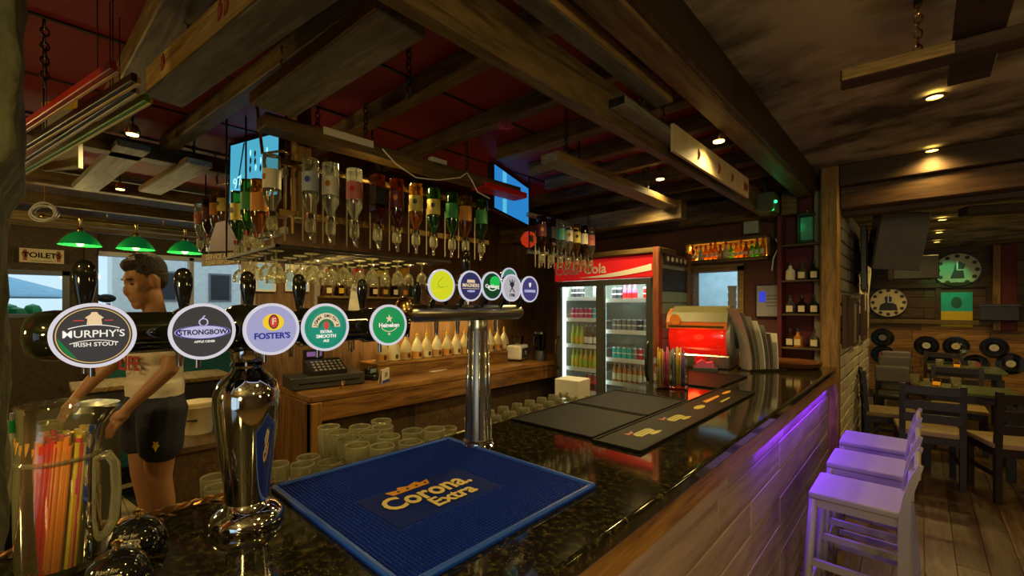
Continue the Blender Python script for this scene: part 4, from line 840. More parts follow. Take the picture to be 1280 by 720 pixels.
KB = {'vodka_sq': bottle_kind(M['vodka'], lm_['silverblue'], r=0.040), 'vodka': bottle_kind(M['vodka'], lm_['white']), 'white_rum': bottle_kind(M['vodka'], lm_['pink']),
      'bourbon': bottle_kind(M['rum'], lm_['black'], r=0.034, square=True), 'maroon': bottle_kind(M['rum'], lm_['maroon']), 'scotch': bottle_kind(M['whisky'], lm_['yellow']),
      'green': bottle_kind(M['gglass'], lm_['green']), 'gin': bottle_kind(M['gglass'], lm_['yellow']), 'amber': bottle_kind(M['whisky'], lm_['orange']), 'dark': bottle_kind(M['rum'], lm_['white']), 'teal': bottle_kind(M['vodka'], lm_['teal'])}
WORDS = {'vodka_sq': 'clear bottle with a silver blue label', 'vodka': 'clear bottle with a white label', 'white_rum': 'clear bottle with a pinkish label', 'bourbon': 'square dark bottle with a black label', 'maroon': 'dark bottle with a maroon label', 'scotch': 'whisky bottle with a yellow label', 'green': 'green glass bottle with a green label', 'gin': 'green glass bottle with a yellow label', 'amber': 'amber bottle with an orange label', 'dark': 'dark bottle with a white label', 'teal': 'clear bottle with a teal label'}
prt = {'bourbon': M['paper'], 'maroon': M['orange'], 'scotch': M['char'], 'vodka': M['amber'], 'white_rum': M['redp'], 'gin': M['char'], 'vodka_sq': M['blue']}
emb = {k: MB().prism(ellp(0.013, 0.016), 0, 0.0012).mesh('label_print', m_) for k, m_ in prt.items()}
ROOT = {}
def optic(kind, x, y, ztop, where, rz=-0.75):
    lab = 'upturned '+WORDS[kind]+' '+where
    t = thing('optic_bottle', lab, 'bottle', (x, y, ztop-0.386), rz, 'upturned spirit bottles on the gantry'); t.scale = (0.92, 0.92, 0.92)
    b_, l_ = KB[kind]; link('bottle_body', b_, t); lo = link('bottle_label', l_, t)
    r = 0.0425 if kind != 'bourbon' else 0.034*1.32*0.72
    if kind in emb: link('label_print', emb[kind], lo, (r, 0, 0.42-0.21*0.55), BR)
    link('optic_collar', optic_m, t); link('optic_chamber', optic_c, t); link('optic_spout', optic_s, t); link('bracket', brk, t)
seq = ['vodka_sq', 'vodka', 'white_rum', 'bourbon', 'maroon', 'scotch', 'gin', 'green', 'amber', 'green']
yy = [0.864, 0.96, 1.083, 1.213, 1.329, 1.454, 1.578, 1.717, 1.826, 1.964]
whr = ['at the gantry corner']+[o_+' along the gantry' for o_ in ('second', 'third', 'fourth', 'fifth', 'sixth', 'seventh', 'eighth', 'ninth', 'last')]
for k, y, w_ in zip(seq, yy, whr): optic(k, -2.10, y, 2.245, w_)
for k, x, zt, w_ in (('vodka', -2.20, 2.25, 'nearest, before the tilted television'), ('amber', -2.37, 2.17, 'second, before the tilted television'), ('green', -2.53, 2.20, 'third, before the tilted television'), ('gin', -2.70, 2.17, 'farthest, before the tilted television')): optic(k, x, 0.73, zt, w_, -1.3)
for k, x, w_ in zip(['scotch', 'amber', 'maroon', 'white_rum'], [-3.52, -3.72, -3.94, -4.18], ['first in the leftmost rack', 'second in the leftmost rack', 'third in the leftmost rack', 'last in the leftmost rack']): optic(k, x, 0.86, 2.36, w_, -1.3)
for k, y, w_ in zip(['maroon', 'bourbon', 'teal', 'vodka', 'scotch', 'dark', 'white_rum'], [2.586, 2.70, 2.82, 2.93, 3.04, 3.15, 3.26], ['first', 'second', 'third', 'fourth', 'fifth', 'sixth', 'last']): optic(k, -2.10, y, 2.235, w_+' in the fridge side rack')
# gantry plank, posts and rails
ga = thing('bottle_gantry', 'long wooden gantry plank hung over the row of upturned bottles', 'gantry', (-2.13, 0.66, 2.335))
MB().rbox(-0.06, 0.06, 0, 1.66, 0, 0.06, 0.006).obj('plank', M['beam_y'], ga)
MB().rbox(-0.20, -0.125, 0.20, 0.275, -0.36, 0.285, 0.006).obj('post', M['beam_z'], ga)
for y in (0.25, 0.5, 1.2): chain_mesh(0.22, None).obj('chain', M['iron'], ga, (0, y, 0.285))
for z in (-0.36, -0.12): MB().box(-0.066, -0.052, 0.1, 1.45, z, z+0.03).obj('back_rail', M['brass'], ga)
MB().rbox(-0.066, 0.066, 1.30, 1.72, -0.008, 0.03, 0.004).obj('red_lit_end', M['redp'], ga)  # red colour stands in for red light on the plank's end
for label, pts in (('brass hoop rail around the bottles in front of the tilted television', [(-2.20, 0.82, 1.90), (-2.20, 0.82, 2.27), (-2.24, 0.80, 2.30), (-2.36, 0.74, 2.30), (-2.40, 0.72, 2.62)]), ('brass hoop rail on the leftmost bottle rack', [(-3.42, 0.92, 1.9), (-3.42, 0.92, 2.36), (-3.46, 0.9, 2.40), (-3.6, 0.84, 2.40), (-3.62, 0.83, 2.62)])):
    tag(MB().tube(pts, 0.008, 8).obj('hoop_rail', M['brass']), label, 'rail')
for label, x0, x1, y0, y1, z in (('steel back rail of the bottles before the tilted television', -2.80, -2.22, 0.785, 0.81, 1.90), ('steel back rail of the leftmost bottle rack', -4.3, -3.45, 0.915, 0.94, 2.0), ('steel back rail of the bottle rack beside the drinks fridge', -2.18, -2.155, 2.5, 3.34, 1.95)):
    t = thing('bottle_rail', label, 'rail', (x0, y0, z))
    for zz in (0, 0.28): MB().box(0, x1-x0, 0, y1-y0, zz, zz+0.03).obj('rail', M['steel'], t)
    for f_ in (0.04, 0.96): MB().cyl(((x1-x0)*f_, (y1-y0)*f_, 0.0), ((x1-x0)*f_, (y1-y0)*f_, 2.62-z), 0.005, n=6).obj('hanger', M['iron'], t)
# glass rack of steel bars with hanging glasses
rk = thing('glass_rack', 'flat steel bar rack with stemmed glasses hung under the upturned bottles', 'rack', (-2.36, 0.68, 1.80))
MB().box(-0.42, 0.36, 0, 0.012, 0.004, 0.016).box(-0.42, 0.36, 0.95, 0.962, 0.004, 0.016).box(-0.42, -0.41, 0, 0.96, 0.004, 0.016).box(0.35, 0.36, 0, 0.96, 0.004, 0.016).obj('frame', M['iron'], rk)
for hx, hy in ((-0.41, 0.01), (-0.41, 0.95)): MB().cyl((hx, hy, 0.01), (hx, hy, 0.82), 0.005, n=6).obj('hanger', M['iron'], rk)
bar_ = MB().cyl((0, 0, 0.01), (0, 0.95, 0.01), 0.003, n=6).mesh('bar', M['iron'])
for k in range(15): link('bar', bar_, rk, (-0.38+k*0.05, 0.005, 0))
stem = MB().lathe([(0.034, 0.0), (0.032, -0.003), (0.004, -0.008), (0.004, -0.055), (0.02, -0.068), (0.031, -0.09), (0.030, -0.125)], 16, cap1=False).mesh('bowl', M['tumbler'])
for i in range(5):
    for j in range(6):
        o = link('hanging_glass', stem, None, (-2.69+i*0.135, 0.73+j*0.16, 1.805)); tag(o, 'stemmed glass hung upside down in the steel bar rack', 'glass', 'stemmed glasses in the rack')
gc = thing('grey_cloth', 'grey folded cloth draped at the end of the bottle rack', 'cloth', (-2.86, 0.70, 1.86)); MB().prism([(-0.10, 0), (0.09, 0.0), (0.11, 0.03), (0.02, 0.17), (-0.05, 0.16), (-0.09, 0.06)], -0.006, 0.006, M=Matrix.Rotation(PI/2, 4, 'X') ).obj('fabric', pm('lilac grey cloth', (0.24, 0.20, 0.25), 0.85), gc, (0, 0, 0), (0, 0, 0.5))
# service sign
sv = thing('service_sign', 'dark hanging sign reading SERVICE AREA PLEASE KEEP CLEAR', 'sign', P(276, 324, y=0.90), 0.35)
MB().box(-0.21, 0.21, -0.006, 0.006, -0.045, 0.045).obj('panel', M['brown'], sv)
text('SERVICE AREA', 0.05, M['cream'], sv, (0, -0.008, 0.018), (PI/2, 0, 0), 0.02); text('PLEASE KEEP CLEAR', 0.036, M['cream'], sv, (0, -0.008, -0.024), (PI/2, 0, 0), 0.02)
MB().cyl((-0.18, 0, 0.045), (-0.18, 0, 0.22), 0.003, n=6).cyl((0.18, 0, 0.045), (0.18, 0, 0.22), 0.003, n=6).obj('hanger', M['iron'], sv)
# posters and goods on the wall behind the counter
def poster(label, u0, u1, v0, v1, mats, x=-3.34):
    a = P(u0, v1, x=x); b = P(u1, v0, x=x); t = thing('poster', label, 'poster', (x, a.y, a.z)); W = b.y-a.y; H = b.z-a.z
    MB().box(0, 0.006, 0, W, 0, H).obj('sheet', mats[0], t)
    MB().box(0.006, 0.010, -0.01, W+0.01, -0.012, 0).box(0.006, 0.010, -0.01, W+0.01, H, H+0.012).box(0.006, 0.010, -0.012, 0, 0, H).box(0.006, 0.010, W, W+0.012, 0, H).obj('frame', M['white'], t)
    return t, W, H
pbl = pm('blue backlit poster', (0.25, 0.42, 0.55), 0.4, emit=(0.25, 0.45, 0.62), es=0.25)
poster('pale blue lit poster on the wall behind the third tap handle', 321, 342, 331, 362, [pbl])
t, W, H = poster('lit beach scene poster behind the fourth tap handle', 358, 384, 322, 362, [pbl])
MB().box(0.0062, 0.008, 0.01, W-0.01, H*0.55, H-0.01).obj('sunset_sky', pm('sunset poster print', (0.6, 0.48, 0.18), 0.4, emit=(0.6, 0.48, 0.2), es=0.3), t)
for k in range(5): MB().prism([(0, 0), (0.02, 0), (0.03, 0.09), (0.01, 0.14), (-0.01, 0.08)], 0, 0.001).obj('figure_print', M['paper'], t, (0.008, 0.05+k*0.035, H*0.3), BR)
wp = pm('grey wall strip', (0.30, 0.27, 0.24), 0.6)
for lab, y0, y1 in (('pale door jamb strip left of the blue poster', 0.955, 1.0), ('pale strip between the beach poster and hanging snacks', 1.40, 1.44)):
    tag(MB().box(-3.35, -3.33, y0, y1, 1.0, 2.0).obj('jamb_strip', wp), lab, 'strip')
gd = thing('goods_shelf', 'dark wall shelf of small bottles behind the left tap tower', 'shelf', (-3.345, 1.42, 1.63)); MB().rbox(0, 0.14, 0, 0.9, -0.02, 0, 0.003).obj('board', M['beam_y'], gd); MB().rbox(0, 0.02, 0, 0.9, -0.06, -0.02, 0.003).obj('batten', M['beam_y'], gd)
sb = [MB().lathe([(0.028, 0), (0.030, 0.005), (0.030, 0.10), (0.012, 0.14), (0.011, 0.18)], 14), MB().lathe([(0.034, 0), (0.036, 0.005), (0.034, 0.07), (0.012, 0.11), (0.011, 0.15)], 14)]
for k in range(9):
    m_ = [M['whisky'], M['bglass'], M['vodka'], M['gglass'], M['rum']][k % 5]
    t = thing('liqueur_bottle', 'small '+['amber', 'brown', 'clear', 'green', 'dark'][k % 5]+' liqueur bottle on the dark wall shelf, '+['first', 'second', 'third', 'fourth', 'fifth', 'sixth', 'seventh', 'eighth', 'ninth'][k]+' from the beach poster', 'bottle', (-3.27, 1.47+k*0.095, 1.63), 0, 'liqueur bottles on the wall shelf')
    sb[k % 2].obj('bottle_body', m_, t); MB().lathe([(0.013, 0.15 if k % 2 else 0.18), (0.013, 0.17 if k % 2 else 0.20)], 10).obj('cap', [M['redp'], M['yellow'], M['char']][k % 3], t); MB().box(0.029, 0.037, -0.018, 0.018, 0.02, 0.06).obj('bottle_label', [M['cream'], M['yellow'], M['paper'], M['orange']][k % 4], t)
for i, (u, v, c, w_) in enumerate([(400, 332, 'white', 'white arched card'), (447, 336, 'pink', 'pinkish snack packet strip'), (478, 333, 'yellow', 'yellow snack packet, nearer the column'), (505, 338, 'orange', 'orange snack packet, next to the second tower')]):
    p = P(u, v, x=-3.335); t = thing('snack_packet', w_+' hanging on the back wall', 'packet', (p.x, p.y, p.z-0.09)); MB().prism([(-0.05, 0), (0.05, 0), (0.052, 0.12), (0.03, 0.17), (0, 0.18), (-0.03, 0.17), (-0.052, 0.12)], 0, 0.012).obj('packet_body', lm_[c], t, (0, 0, 0), BR); MB().prism(ellp(0.025, 0.03, 0, 0.08), 0, 0.002).obj('packet_print', [M['grey'], M['redp'], M['green'], M['yellow']][i], t, (0.012, 0, 0), BR)
wc = thing('bottle_shaped_card', 'cream bottle shaped card standing behind the left tap tower', 'card', P(443, 402, x=-2.9), 0.2)
MB().prism([(-0.055, 0), (0.055, 0), (0.05, 0.1), (0.03, 0.2), (0.02, 0.26), (-0.02, 0.26), (-0.03, 0.2), (-0.05, 0.1)], 0, 0.01).obj('card_body', M['paper'], wc, (0, 0, 0), BR); arc_m = MB().ring(0.018, 0.026, 0.01, 0.012, 20).obj('print_ring', M['black'], wc, (0, 0, 0.05), BR)
MB().cyl((-0.004, 0, -0.2), (-0.004, 0, 0.02), 0.004, n=6).obj('stick', M['iron'], wc)
# ================================================================ TELEVISIONS, CABLES, COLOURED RODS
def tv(label, pts, depth, screen_mats):
    """pts: four corners in the room, order: top left, top right, bottom right, bottom left as seen"""
    tl, tr, br_, bl_ = pts; c = (tl+tr+br_+bl_)/4; X = ((tr-tl)+(br_-bl_)).normalized(); Y = ((tl-bl_)+(tr-br_)); Y = (Y-X*Y.dot(X)).normalized(); Z = X.cross(Y)
    W = ((tr-tl).length+(br_-bl_).length)/4; H = ((tl-bl_).length+(tr-br_).length)/4
    t = tag(link('television', None), label, 'television'); t.matrix_world = Matrix((( X.x, Y.x, Z.x, c.x), (X.y, Y.y, Z.y, c.y), (X.z, Y.z, Z.z, c.z), (0, 0, 0, 1)))
    MB().rbox(-W, W, -H, H, -depth, -0.004, 0.006).obj('casing', M['gloss_black'], t)
    bz = 0.016; MB().box(-W, W, -H, -H+bz, -0.004, 0.003).box(-W, W, H-bz, H, -0.004, 0.003).box(-W, -W+bz, -H+bz, H-bz, -0.004, 0.003).box(W-bz, W, -H+bz, H-bz, -0.004, 0.003).obj('bezel', M['gloss_black'], t)
    s = MB().box(-W+bz, W-bz, -H+bz, H-bz, -0.004, 0.0005).obj('screen', screen_mats[0], t)
    MB().cyl((0, 0, -depth), (0, 0.05, -depth-0.22), 0.02, n=10).obj('wall_arm', M['iron'], t)
    return t, s, W, H
scr = emis('lit blue screen', (0.06, 0.36, 0.52), 0.8); scr2 = emis('lit deep blue screen', (0.02, 0.22, 0.58), 0.7)
y0 = 1.0
q = [P(282, 182, y=0.82), P(352, 163, y=0.975), P(349, 244, y=0.975), P(290, 257, y=0.82)]
t, s, W, H = tv('tilted television with a blue screen showing 97 and a crowd', q, 0.06, [scr])
wht = emis('lit white screen print', (0.35, 0.85, 0.95), 0.8); drk = pm('dark screen print', (0.01, 0.02, 0.03), 0.4, var=0)
text('97', H*0.42, wht, s, (-W*0.62, -H*0.30, 0.001), (0, 0, 0.25), 0.02)
MB().prism([(-W*0.95, -H*0.9), (-W*0.7, -H*0.92), (W*0.0, -H*0.75), (-W*0.75, -H*0.45)], 0.0006, 0.001).obj('screen_patch', emis('lit pale screen patch', (0.12, 0.55, 0.85), 0.7), s)
MB().prism([(-W*0.42, H*0.9), (-W*0.36, H*0.9), (-W*0.62, -H*0.5), (-W*0.66, -H*0.5)], 0.0006, 0.001).obj('screen_stripe', drk, s)
for k in range(12):
    x = -W*0.12+W*0.2*(k % 4)+random.uniform(-.008, .008); y = H*0.42-H*0.26*(k//4)+random.uniform(-.01, .01); hh = H*0.2
    MB().prism([(x-0.004, y), (x+0.004, y), (x+0.009, y+hh*0.6), (x+0.003, y+hh), (x-0.004, y+hh), (x-0.009, y+hh*0.5)], 0.0006, 0.0012).obj('crowd_figure', drk if k % 3 else wht, s)
q = [P(616, 201, t=3.18), P(662, 235, t=3.86), P(662, 284, t=3.86), P(617, 262, t=3.18)]
t, s, W, H = tv('wall television with a plain bright blue screen above the second tap tower', q, 0.05, [scr2])
MB().box(-W*0.55, -W*0.35, -H*0.9, H*0.9, 0.0006, 0.001).obj('screen_stripe', emis('lit cyan screen band', (0.10, 0.50, 0.75), 0.7), s)
# white cable looping along the gantry, junction box and tape
tag(MB().tube([P(478, 186, x=-2.058), P(495, 205, x=-2.05), P(520, 222, x=-2.05), P(548, 225, x=-2.05), P(575, 222, x=-2.05), P(584, 216, x=-2.058), P(590, 226, x=-2.05), P(597, 240, x=-2.05), P(612, 248, x=-2.05)], 0.004, 6).obj('white_cable', M['white']), 'thin white cable looping under the gantry towards the red-lit plank end', 'cable')
jb = thing('junction_box', 'small white cable box on the dark beam above the gantry', 'junction box', P(547, 204, x=-2.15)); MB().rbox(-0.02, 0.02, -0.06, 0.06, -0.025, 0.025, 0.004).obj('box', M['paper'], jb); MB().cyl((0, 0.06, 0), (0, 0.09, -0.01), 0.012, n=8).obj('plug', M['black'], jb)
tag(MB().rbox(-0.003, 0.003, -0.13, 0.13, -0.018, 0.018, 0.002).obj('paper_strip', M['paper'], None, P(437, 172, x=-2.066), (0, 0, 0)), 'strip of pale paper stuck on the gantry plank', 'paper')
# cable coils
def coil(label, u, v, t_, r, mat, zt=2.6):
    p = P(u, v, t=t_); o = thing('cable_coil', label, 'cable', p)
    for k in range(5):
        c = Vector((random.uniform(-.02, .02), random.uniform(-.02, .02), random.uniform(-.02, .01))); a0 = random.uniform(0, 3); sq = random.uniform(0.55, 0.8)
        MB().tube([c+Vector((r*math.cos(2*PI*i/20)*0.7, r*math.cos(2*PI*i/20)*0.7, r*sq*math.sin(2*PI*i/20))) for i in range(21)], 0.006*r/0.08, 6, False).obj('loop', mat, o)
    MB().tube([(0, 0, r*0.6), (0.01, 0.0, (zt-p.z)*0.5), (-0.01, 0, (zt-p.z)*0.8), (0, 0, zt-p.z)], 0.004, 6).obj('lead', M['copper'], o)
coil('coil of grey cable hanging from the dark ceiling above the TOILETS sign', 56, 264, 3.6, 0.10, M['silver'])
coil('small pink wire loop hanging from the red ceiling batten', 632, 155, 2.2, 0.028, M['pink'], 2.62)
# coloured rods
for lab, a, b, c1, c2 in (('red square rod, topmost of the four coloured rods', (25, 165), (145, 86), (0.5, 0.03, 0.015), (0.6, 0.30, 0.06)), ('black square rod with a painted lit underside, second of the four coloured rods', (25, 190), (171, 101), (0.02, 0.012, 0.012), (0.55, 0.36, 0.06)), ('dark blue square rod with a painted lit underside, third of the four coloured rods', (22, 208), (169, 114), (0.02, 0.025, 0.04), (0.45, 0.40, 0.33)), ('green square rod, lowest of the four coloured rods', (20, 222), (186, 126), (0.12, 0.35, 0.03), (0.50, 0.48, 0.10))):
    A_ = P(*a, z=2.25); B_ = P(*b, z=2.25); d = B_-A_; t = thing('coloured_rod', lab, 'rod', A_, math.atan2(d.y, d.x))
    MB().rbox(0, d.length, -0.013, 0.002, -0.004, 0.022, 0.002).obj('rod', pm('rod paint', c1, 0.3, var=0.1), t); MB().rbox(0.004, d.length, 0.002, 0.012, -0.006, 0.012, 0.0015).obj('lit_underside', pm('lit rod strip', c2, 0.4, var=0.1), t)  # second strip's colour stands in for light on the rod's underside
    for s_ in (0.3, 0.85): MB().cyl((d.length*s_, 0, 0.02), (d.length*s_, 0, 0.37), 0.002, n=5).obj('wire', M['iron'], t)
pn = thing('hanging_board', 'whitish panel with a yellow top band hung behind the coloured rods', 'panel', P(78, 212, t=2.25), 0.55)
MB().box(-0.12, 0.12, -0.01, 0.01, 0.0, 0.34).obj('sheet', pm('grey white sheet', (0.33, 0.32, 0.30), 0.6), pn); MB().box(-0.12, 0.12, -0.014, -0.01, 0.30, 0.35).obj('top_band', M['yellow'], pn); MB().cyl((0, 0, 0.34), (0, 0, 0.38), 0.003, n=5).obj('hanger', M['iron'], pn)

# ================================================================ POOL ROOM AT THE LEFT
bl_ = thing('billiard_lamp', 'brass billiard lamp with three green glass shades', 'lamp', (-6.2, 0.27, 2.20))
MB().cyl((0, -0.25, 0.22), (0, 1.6, 0.22), 0.012, n=10).obj('rail', M['brass'], bl_); MB().ell((0, -0.26, 0.22), (0.025, 0.025, 0.025), 10, 8).obj('finial', M['brass'], bl_)
gs = pm('green cased glass', (0.01, 0.34, 0.07), 0.15, var=0.1, emit=(0.01, 0.5, 0.10), es=0.08, coat=0.5)
for k, y in enumerate((0, 0.43, 0.86)):
    s_ = MB().lathe([(0.165, -0.035), (0.16, -0.025), (0.135, 0.02), (0.09, 0.07), (0.042, 0.10), (0.03, 0.105)], 24, cap0=False).obj('shade', gs, bl_, (0, y, 0))
    MB().lathe([(0.032, 0.105), (0.036, 0.12), (0.014, 0.14), (0.012, 0.20), (0.022, 0.235), (0.006, 0.25)], 14).obj('stem', M['brass'], s_)
    MB().ell((0, 0, 0.0), (0.035, 0.035, 0.045), 10, 8).obj('bulb', emis('lit lamp bulb', (1.0, 0.8, 0.4), 5), s_)
    lamp('POINT', 'billiard_bulb_lamp', (-6.2, 0.27+y, 2.10), 7, WARM2, 0.06)
for y in (0.2, 0.66): MB().cyl((0, y, 0.22), (0, y, 0.42), 0.006, n=6).obj('hanger', M['brass'], bl_)
ts = thing('toilets_sign', 'cream TOILETS sign with red figures over the small window', 'sign', (-8.37, 0.0, 2.21))
a = P(24, 311, x=-8.37); b = P(80, 329, x=-8.37); W = b.y-a.y
MB().box(0, 0.012, a.y, b.y, -0.095, 0.085).obj('board', M['cream'], ts); text('TOILETS', 0.092, M['gloss_black'], ts, (0.0135, (a.y+b.y)/2, 0.0), BR, 0.03)
MB().box(0.012, 0.0135, a.y+0.1, b.y-0.1, -0.075, -0.068).obj('underline', M['brown'], ts)
for y in (a.y+0.05, b.y-0.05):
    MB().prism(ellp(0.02, 0.02, 0, 0.05), 0, 0.0015).prism([(-0.035, 0.025), (0.035, 0.025), (0.02, -0.02), (0.016, -0.07), (-0.016, -0.07), (-0.02, -0.02)], 0, 0.0015).obj('figure', pm('rust figure', (0.30, 0.05, 0.02), 0.5), ts, (0.0125, y, 0), BR)
[MB().box(-0.22, 0, y, y+0.04, -0.02, 0.02).obj('bracket', M['iron'], ts) for y in (a.y+0.05, b.y-0.09)]
# street mirror on a stand outside / mic stand silhouette
ms = thing('moped', 'dark moped handlebar with round mirror outside the far window', 'moped', (-9.6, 0.74, -0.02))
MB().cyl((0, 0, 0), (0, 0, 1.62), 0.03, n=8).obj('stem', M['black'], ms); MB().ell((0, -0.02, 1.70), (0.03, 0.12, 0.07), 12, 8).obj('mirror', M['black'], ms); MB().tube([(0, -0.05, 1.72), (0, -0.25, 1.82)], 0.012, 6).obj('mirror_stem', M['black'], ms); MB().ell((0, -0.3, 1.86), (0.03, 0.05, 0.05), 10, 8).obj('lamp', M['black'], ms)
# low cabinet, teal panel, bucket, steel bin
lc = thing('low_cabinet', 'low dark cabinet with a honey top under the far window', 'cabinet', (-4.9, 0.15, 0))
MB().rbox(0, 0.5, 0, 1.0, 0.92, 0.955, 0.005).obj('top', M['gold_plank'], lc); MB().box(0.02, 0.47, 0.02, 0.98, 0.55, 0.92).obj('body', M['char'], lc); [MB().box(x, x+0.05, y, y+0.05, 0, 0.55).obj('leg', M['char'], lc) for x in (0.05, 0.4) for y in (0.03, 0.92)]
for k in range(2): d_ = MB().rbox(0.47, 0.485, 0.03+k*0.48, 0.49+k*0.48, 0.57, 0.90, 0.003).obj('door', M['char'], lc); MB().cyl((0.50, 0.42+k*0.14, 0.7), (0.50, 0.42+k*0.14, 0.8), 0.006, n=8).obj('handle', M['chrome'], d_)
tp = thing('teal_partition', 'teal panel partition behind the bartender', 'partition', (-5.6, 0.3, 0)); MB().box(0, 0.03, 0, 1.6, 0, 1.18).obj('panel', M['teal'], tp); MB().rbox(-0.01, 0.06, 0, 1.6, 1.18, 1.22, 0.004).obj('cap_rail', M['gold_plank'], tp)
sd = thing('side_unit', 'low dark wooden unit carrying the yellow bucket', 'cabinet', (-3.75, 0.50, 0)); MB().rbox(0, 0.36, 0, 0.5, 0.62, 0.66, 0.004).obj('top', M['wall_dark'], sd); MB().box(0.02, 0.34, 0.02, 0.48, 0.30, 0.62).obj('body', M['wall_dark'], sd); MB().box(0.02, 0.06, 0.02, 0.48, 0, 0.30).obj('foot_panel', M['char'], sd)
bk = thing('plastic_bucket', 'cream plastic bucket with lid on the low dark unit', 'bucket', P(248, 540, z=0.66)); MB().lathe([(0.085, 0), (0.10, 0.18), (0.105, 0.185), (0.105, 0.205)], 20).obj('body', M['cream'], bk); MB().lathe([(0.108, 0.205), (0.108, 0.22), (0.02, 0.235)], 20).obj('lid', M['cream'], bk); MB().box(0.08, 0.09, -0.03, 0.03, 0.10, 0.11).obj('grip_slot', M['char'], bk, (0.01, -0.02, 0), (0, 0, -0.4))
sbn = thing('steel_bin', 'tall grey steel bin by the bartender hands', 'bin', P(116, 560, t=2.35).xy.to_3d()); MB().lathe([(0.105, 0), (0.115, 0.02), (0.115, 0.95), (0.12, 0.97), (0.115, 1.0)], 24).obj('body', pm('dull grey steel', (0.12, 0.12, 0.10), 0.4, 0.5), sbn); MB().lathe([(0.12, 1.0), (0.11, 1.03), (0.05, 1.045)], 24).obj('lid', M['steel'], sbn); MB().tube([(0.10, -0.05, 0.92), (0.14, -0.07, 0.92), (0.155, -0.03, 0.92), (0.155, 0.03, 0.92), (0.14, 0.07, 0.92), (0.10, 0.05, 0.92)], 0.009, 6).obj('handle', M['brass'], sbn, (0, 0, 0), (0, 0, -0.4))
# rubber floor mats with ragged holes
def floor_mat(label, x, y, w, d, rz):
    t = thing('floor_mat', label, 'floor mat', (x, y, 0), rz); mb = MB(); s_ = 0.09; nx = int(w/s_); ny = int(d/s_)
    for i in range(nx+1): mb.box(i*s_-0.014, i*s_+0.014, 0, ny*s_, 0, 0.012)
    for j in range(ny+1): mb.box(0, nx*s_, j*s_-0.014, j*s_+0.014, 0, 0.0125)
    mb.obj('grid', M['rubber'], t)
    MB().box(0, nx*s_, 0, ny*s_, 0.0, 0.003).obj('web', M['rubber'], t)
floor_mat('black rubber floor mat behind the bartender legs', -4.9, 0.45, 0.9, 0.6, 0.15); floor_mat('black rubber floor mat nearer the steel bin', -4.0, 0.0, 0.7, 0.55, 0.1); floor_mat('black rubber floor mat under the low cabinet', -5.7, 0.2, 0.7, 0.5, 0.1); floor_mat('black rubber floor mat beside the back counter end', -4.6, 1.1, 0.8, 0.5, 0.0)
# green-capped bottle and stored glassware beside the pillar
gb = thing('green_neck_bottle', 'small bottle with a green neck band beside the stone pillar', 'bottle', P(17, 530, t=1.62)-Vector((0, 0, 0.0)))
MB().lathe([(0.024, -0.10), (0.026, -0.09), (0.026, 0.04), (0.012, 0.08), (0.011, 0.13)], 16).obj('bottle_body', pm('milky bottle', (0.5, 0.5, 0.36), 0.3), gb); MB().lathe([(0.0135, 0.09), (0.0135, 0.125)], 14).obj('neck_band', M['leaf'], gb); MB().lathe([(0.013, 0.126), (0.013, 0.145)], 12).obj('cap', M['silver'], gb)
sh2 = thing('corner_shelf', 'small shelf of stored glasses behind the pitcher', 'shelf', (-2.4, -0.30, 0)); zs = P(40, 560, t=1.62).z-0.03
MB().rbox(0, 0.55, 0, 0.40, zs-0.03, zs, 0.004).obj('top', M['steel'], sh2); MB().box(0.02, 0.06, 0.02, 0.38, 0, zs-0.03).box(0.49, 0.53, 0.02, 0.38, 0, zs-0.03).obj('side_panel', M['char'], sh2); gb.location = (-1.92, -0.05, zs+0.10)
for i in range(4):
    for j in range(3):
        o = thing('drinking_glass', 'glass stored on the small shelf behind the pitcher', 'glass', (-2.32+i*0.10, -0.20+j*0.105, zs), 0, 'glasses behind the pitcher')
        for n_, me in zip(('body', 'rim'), GL['pint' if (i+j) % 2 else 'half']): link(n_, me, o)

# ================================================================ BARTENDER
def remesh(mb, name, mat, vox, smooth=4):
    me = mb.mesh(name+'_raw', mat); o = bpy.data.objects.new('raw', me); COL.objects.link(o)
    m1 = o.modifiers.new('r', 'REMESH'); m1.mode = 'VOXEL'; m1.voxel_size = vox; m1.use_smooth_shade = True
    m2 = o.modifiers.new('s', 'SMOOTH'); m2.factor = 0.5; m2.iterations = smooth
    dg = bpy.context.evaluated_depsgraph_get(); out = bpy.data.meshes.new_from_object(o.evaluated_get(dg)); out.name = name
    bpy.data.objects.remove(o); bpy.data.meshes.remove(me)
    for p in out.polygons: p.use_smooth = True
    if not out.materials: out.materials.append(mat)
    return out
def limb(mb, pts, rs, n=14):
    V_ = [Vector(p) for p in pts]
    for i in range(len(V_)-1):
        d = V_[i+1]-V_[i]; Mx = Matrix.Translation(V_[i]) @ d.to_track_quat('Z', 'Y').to_matrix().to_4x4(); r0, r1 = rs[i], rs[i+1]; L_ = d.length
        prof = [(0.001, -r0)]+[(r0*math.sin(a_), -r0*math.cos(a_)) for a_ in (0.5, 1.0, 1.4)]+[(r0, 0), (r1, L_)]+[(r1*math.cos(a_), L_+r1*math.sin(a_)) for a_ in (0.4, 0.9, 1.3)]+[(0.001, L_+r1)]
        mb.lathe(prof, n, M=Mx, cap0=True, cap1=True)
def zm(z): return z if z > 1.5 else 1.5-(1.5-z)*0.72           # a short-legged young figure standing on a step
def zmap(me):
    for v in me.vertices: v.co.z = zm(v.co.z)
    return me
